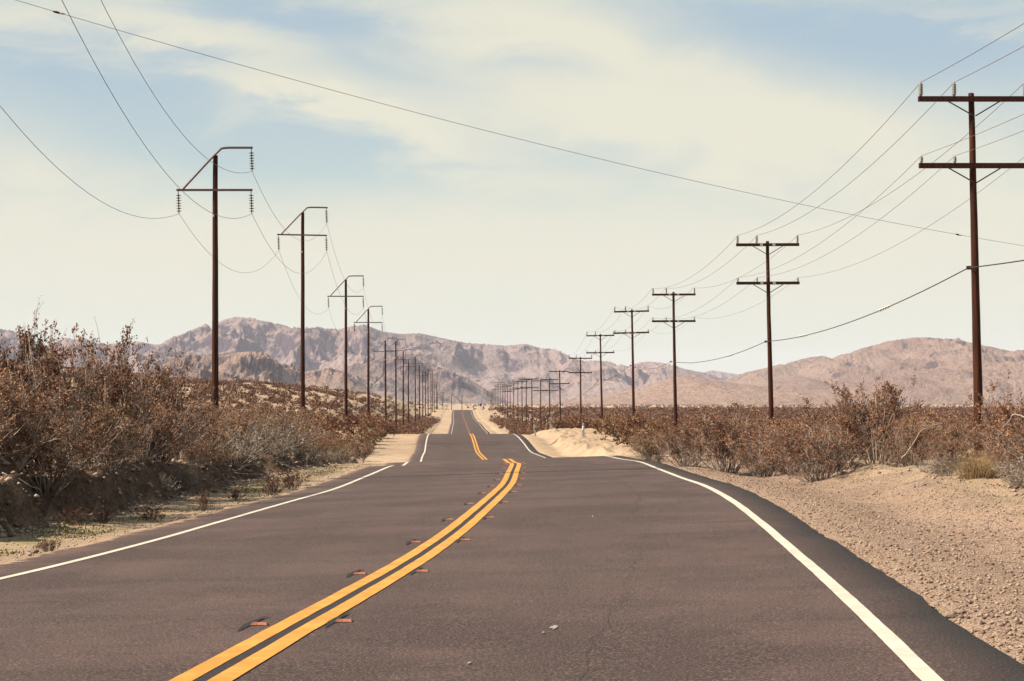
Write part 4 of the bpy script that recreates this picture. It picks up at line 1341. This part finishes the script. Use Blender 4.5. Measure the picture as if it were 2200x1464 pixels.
# ------------------------------------------------------------------ loose gravel and stones
def rocks(n, fn, smin, smax, name, label, pw=2.5):
    rnd = np.random.default_rng(len(name) + n)
    base = np.array([(1, 0, 0), (0, 1, 0), (-1, 0, 0), (0, -1, 0), (0, 0, 1), (0, 0, -1)], float)
    Tq = np.array([(0, 1, 4), (1, 2, 4), (2, 3, 4), (3, 0, 4), (1, 0, 5), (2, 1, 5), (3, 2, 5), (0, 3, 5)])
    o, Y = fn(n, rnd)
    X = rx(Y) + o; Z = ground(o, Y)
    s = smin + (smax - smin) * rnd.random(n) ** pw
    V = base[None] * rnd.uniform(.55, 1.2, (n, 6, 1)) * s[:, None, None]
    V[:, :, 2] *= .7
    a = rnd.uniform(0, 6.28, n); c, sn = np.cos(a), np.sin(a)
    x = V[:, :, 0] * c[:, None] - V[:, :, 1] * sn[:, None]; y = V[:, :, 0] * sn[:, None] + V[:, :, 1] * c[:, None]
    V = np.stack([x + X[:, None], y + Y[:, None], V[:, :, 2] + Z[:, None] + (s * .25)[:, None]], -1)
    Fq = (Tq[None] + (np.arange(n) * 6)[:, None, None]).reshape(-1, 3)
    me = mesh(name, V.reshape(-1, 3), Fq, False, None, {'tone': np.repeat(rnd.random(n), 6)})
    o_ = obj(name, me, MATS['gravel_stone']); tag(o_, label, 'gravel', kind='stuff')
    return o_


mat_leaf('gravel_stone', [(0.10, 0.06, 0.055), (0.38, 0.25, 0.19), (0.66, 0.47, 0.36), (0.70, 0.53, 0.41), (0.90, 0.82, 0.70)], .9)
rocks(60000, lambda n, r: (4.10 + 3.6 * r.random(n) ** 1.1, 7 * (60 / 7.) ** r.random(n)), .004, .026, 'gravel', 'loose gravel covering the right shoulder', 7.0)
rocks(7000, lambda n, r: (-4.45 - 1.6 * r.random(n) ** 1.4, 12 * (70 / 12.) ** r.random(n)), .006, .03, 'verge_gravel', 'fine gravel along the left verge beside the road', 3.0)
rocks(2500, lambda n, r: (7.0 + 3.0 * r.random(n), 14 * (70 / 14.) ** r.random(n)), .008, .06, 'berm_gravel', 'scattered pebbles on the sandy bank at the right', 4.0)

rocks(9000, lambda n, r: (-5.9 - 1.7 * r.random(n), 16 * (60 / 16.) ** r.random(n)), .008, .075, 'bank_clods', 'crumbled earth clods and pebbles on the left bank', 4.0)

# single stones one can point at
def stone(seed, s):
    rnd = np.random.default_rng(seed)
    import bmesh
    bm = bmesh.new(); bmesh.ops.create_icosphere(bm, subdivisions=2, radius=1)
    for v in bm.verts:
        v.co *= s * (1 + .22 * rnd.normal() * .6); v.co.z *= .6
    me = bpy.data.meshes.new('stone'); bm.to_mesh(me); bm.free(); me.materials.append(MATS['stone']); return me


SM = [stone(i, 1.0) for i in range(4)]
for i, (px, py, s, lab) in enumerate([
        (1960, 1018, .13, 'pale flat stone under a branch on the right bank'),
        (1793, 1190, .035, 'small white stone at the edge of the asphalt on the right'),
        (1818, 1176, .04, 'larger white stone behind the small one at the right asphalt edge'),
        (1832, 1182, .035, 'white stone right of its pair at the asphalt edge'),
        (2037, 1298, .045, 'pale stone with a dark one beside it on the gravel shoulder'),
        (2062, 1297, .035, 'dark stone with a deep shadow on the gravel shoulder'),
        (76, 1170, .07, 'dark stone at the left verge beside the nearest red-brown shrub'),
        (2026, 1161, .03, 'white pebble alone on the sandy right shoulder'),
        (1810, 1012, .07, 'stone on the crest of the right bank')]):
    d = 1.30 if py > 1100 and px > 1000 else (1.38 if px > 1000 else 1.56)
    if py < 1040: d = 1.25
    Y = 3520 * d / (py - 880); X = (px - 1100) / 3520 * Y
    o = obj('stone', SM[i % 4], None, None, (X, Y, float(gz(X, Y)) + s * .2)); o.scale = (s, s, s); o.rotation_euler = (0, 0, i * 1.3)
    tag(o, lab, 'stone', 'single stones')

# sparse green blades on the left verge
def verge_grass():
    rnd = np.random.default_rng(12); n = 16000
    Y = 15 * (60 / 15.) ** rnd.random(n); o = -4.9 - 1.5 * rnd.random(n)
    X = rx(Y) + o
    ok = fbm(X * .55, Y * .35, 3) > .02
    X, Y, o = X[ok], Y[ok], o[ok]
    P = np.stack([X, Y, ground(o, Y) - .005], -1)
    V, Q, T = leaves(P, .017, rnd, rnd.random(len(P)), 2.0, 1.6)
    me = mesh('verge_grass', V, Q, False, None, {'tone': T})
    tag(obj('verge_grass', me, MATS['grass_green']), 'sparse short green weeds on the left verge', 'grass', kind='stuff')


verge_grass()

# fallen branches and roots on the banks
def branch(pts, r, lab, group='fallen branches'):
    P = []
    for (px, py, Y, dz) in pts:
        X = (px - 1100) / 3520 * Y; P.append((X, Y, float(gz(X, Y)) + dz))
    P = np.array(P); t = np.linspace(0, len(P) - 1, 14)
    Q = np.stack([np.interp(t, range(len(P)), P[:, j]) for j in range(3)], 1); Q[1:-1] += np.random.default_rng(len(lab)).normal(0, .015, (12, 3))
    b = MB(); b.tube(Q, np.linspace(r, r * .35, 14), 5); o = b.build('branch', MATS['bark_dry'], None, True)
    tag(o, lab, 'branch', group)


branch([(2150, 0, 25.0, .75), (2180, 0, 24.2, .95), (2215, 0, 23.6, .9)], .02, 'bare pale branch arching at the right edge of the photo')
branch([(1790, 0, 34, .05), (1760, 0, 34.2, .7), (1730, 0, 34.5, 1.15)], .018, 'long straight pale branch rising from the right thicket')
branch([(1935, 0, 32, .2), (1980, 0, 32.2, .75), (2040, 0, 32.5, 1.0)], .016, 'long arching pale branch left of the nearest right pole')
branch([(485, 0, 37.5, .02), (492, 0, 37.3, .3), (500, 0, 37.1, .5)], .03, 'forked dead stub leaning at the left bank below the whitish shrub')

rr_ = random.Random(4)
for i in range(9):
    Y = 20.5 + 2.6 * i; X = float(rx(Y)) - 6.9 + rr_.uniform(-.2, .3); z0 = float(gz(X, Y))
    P = [np.array((X, Y, z0 + .02))]
    for j in range(5): P.append(P[-1] + np.array((rr_.uniform(.02, .16), rr_.uniform(-.16, .16), rr_.uniform(-.13, .05))))
    b = MB(); b.tube(np.array(P), np.linspace(.014, .004, 6), 5)
    tag(b.build('root', MATS['bark_dry'], None, True), ('nearest' if i == 0 else ORD[i] + '-nearest') + ' thin pale root sticking out of the left earth bank', 'root', 'roots in the left bank')

# ------------------------------------------------------------------ haze
if True:
    b = MB(); b.box(-9000, 9000, -900, 12500, -40, 420)
    hz = b.build('haze', None); m = bpy.data.materials.new('haze'); m.use_nodes = True; w = NT(m.node_tree)
    pv = w.n('ShaderNodeVolumePrincipled'); w.put(pv, 'Color', c4(.80, .81, 1.0)); w.put(pv, 'Density', 0.000052); w.put(pv, 'Anisotropy', 0.0)
    out = w.n('ShaderNodeOutputMaterial'); w.put(out, 'Volume', pv.outputs[0])
    hz.data.materials.clear(); hz.data.materials.append(m)
    tag(hz, 'thin pale haze in the air over the desert', 'haze', kind='stuff')
print('bushes', cnt, 'ground verts', len(bpy.data.meshes['ground'].vertices))
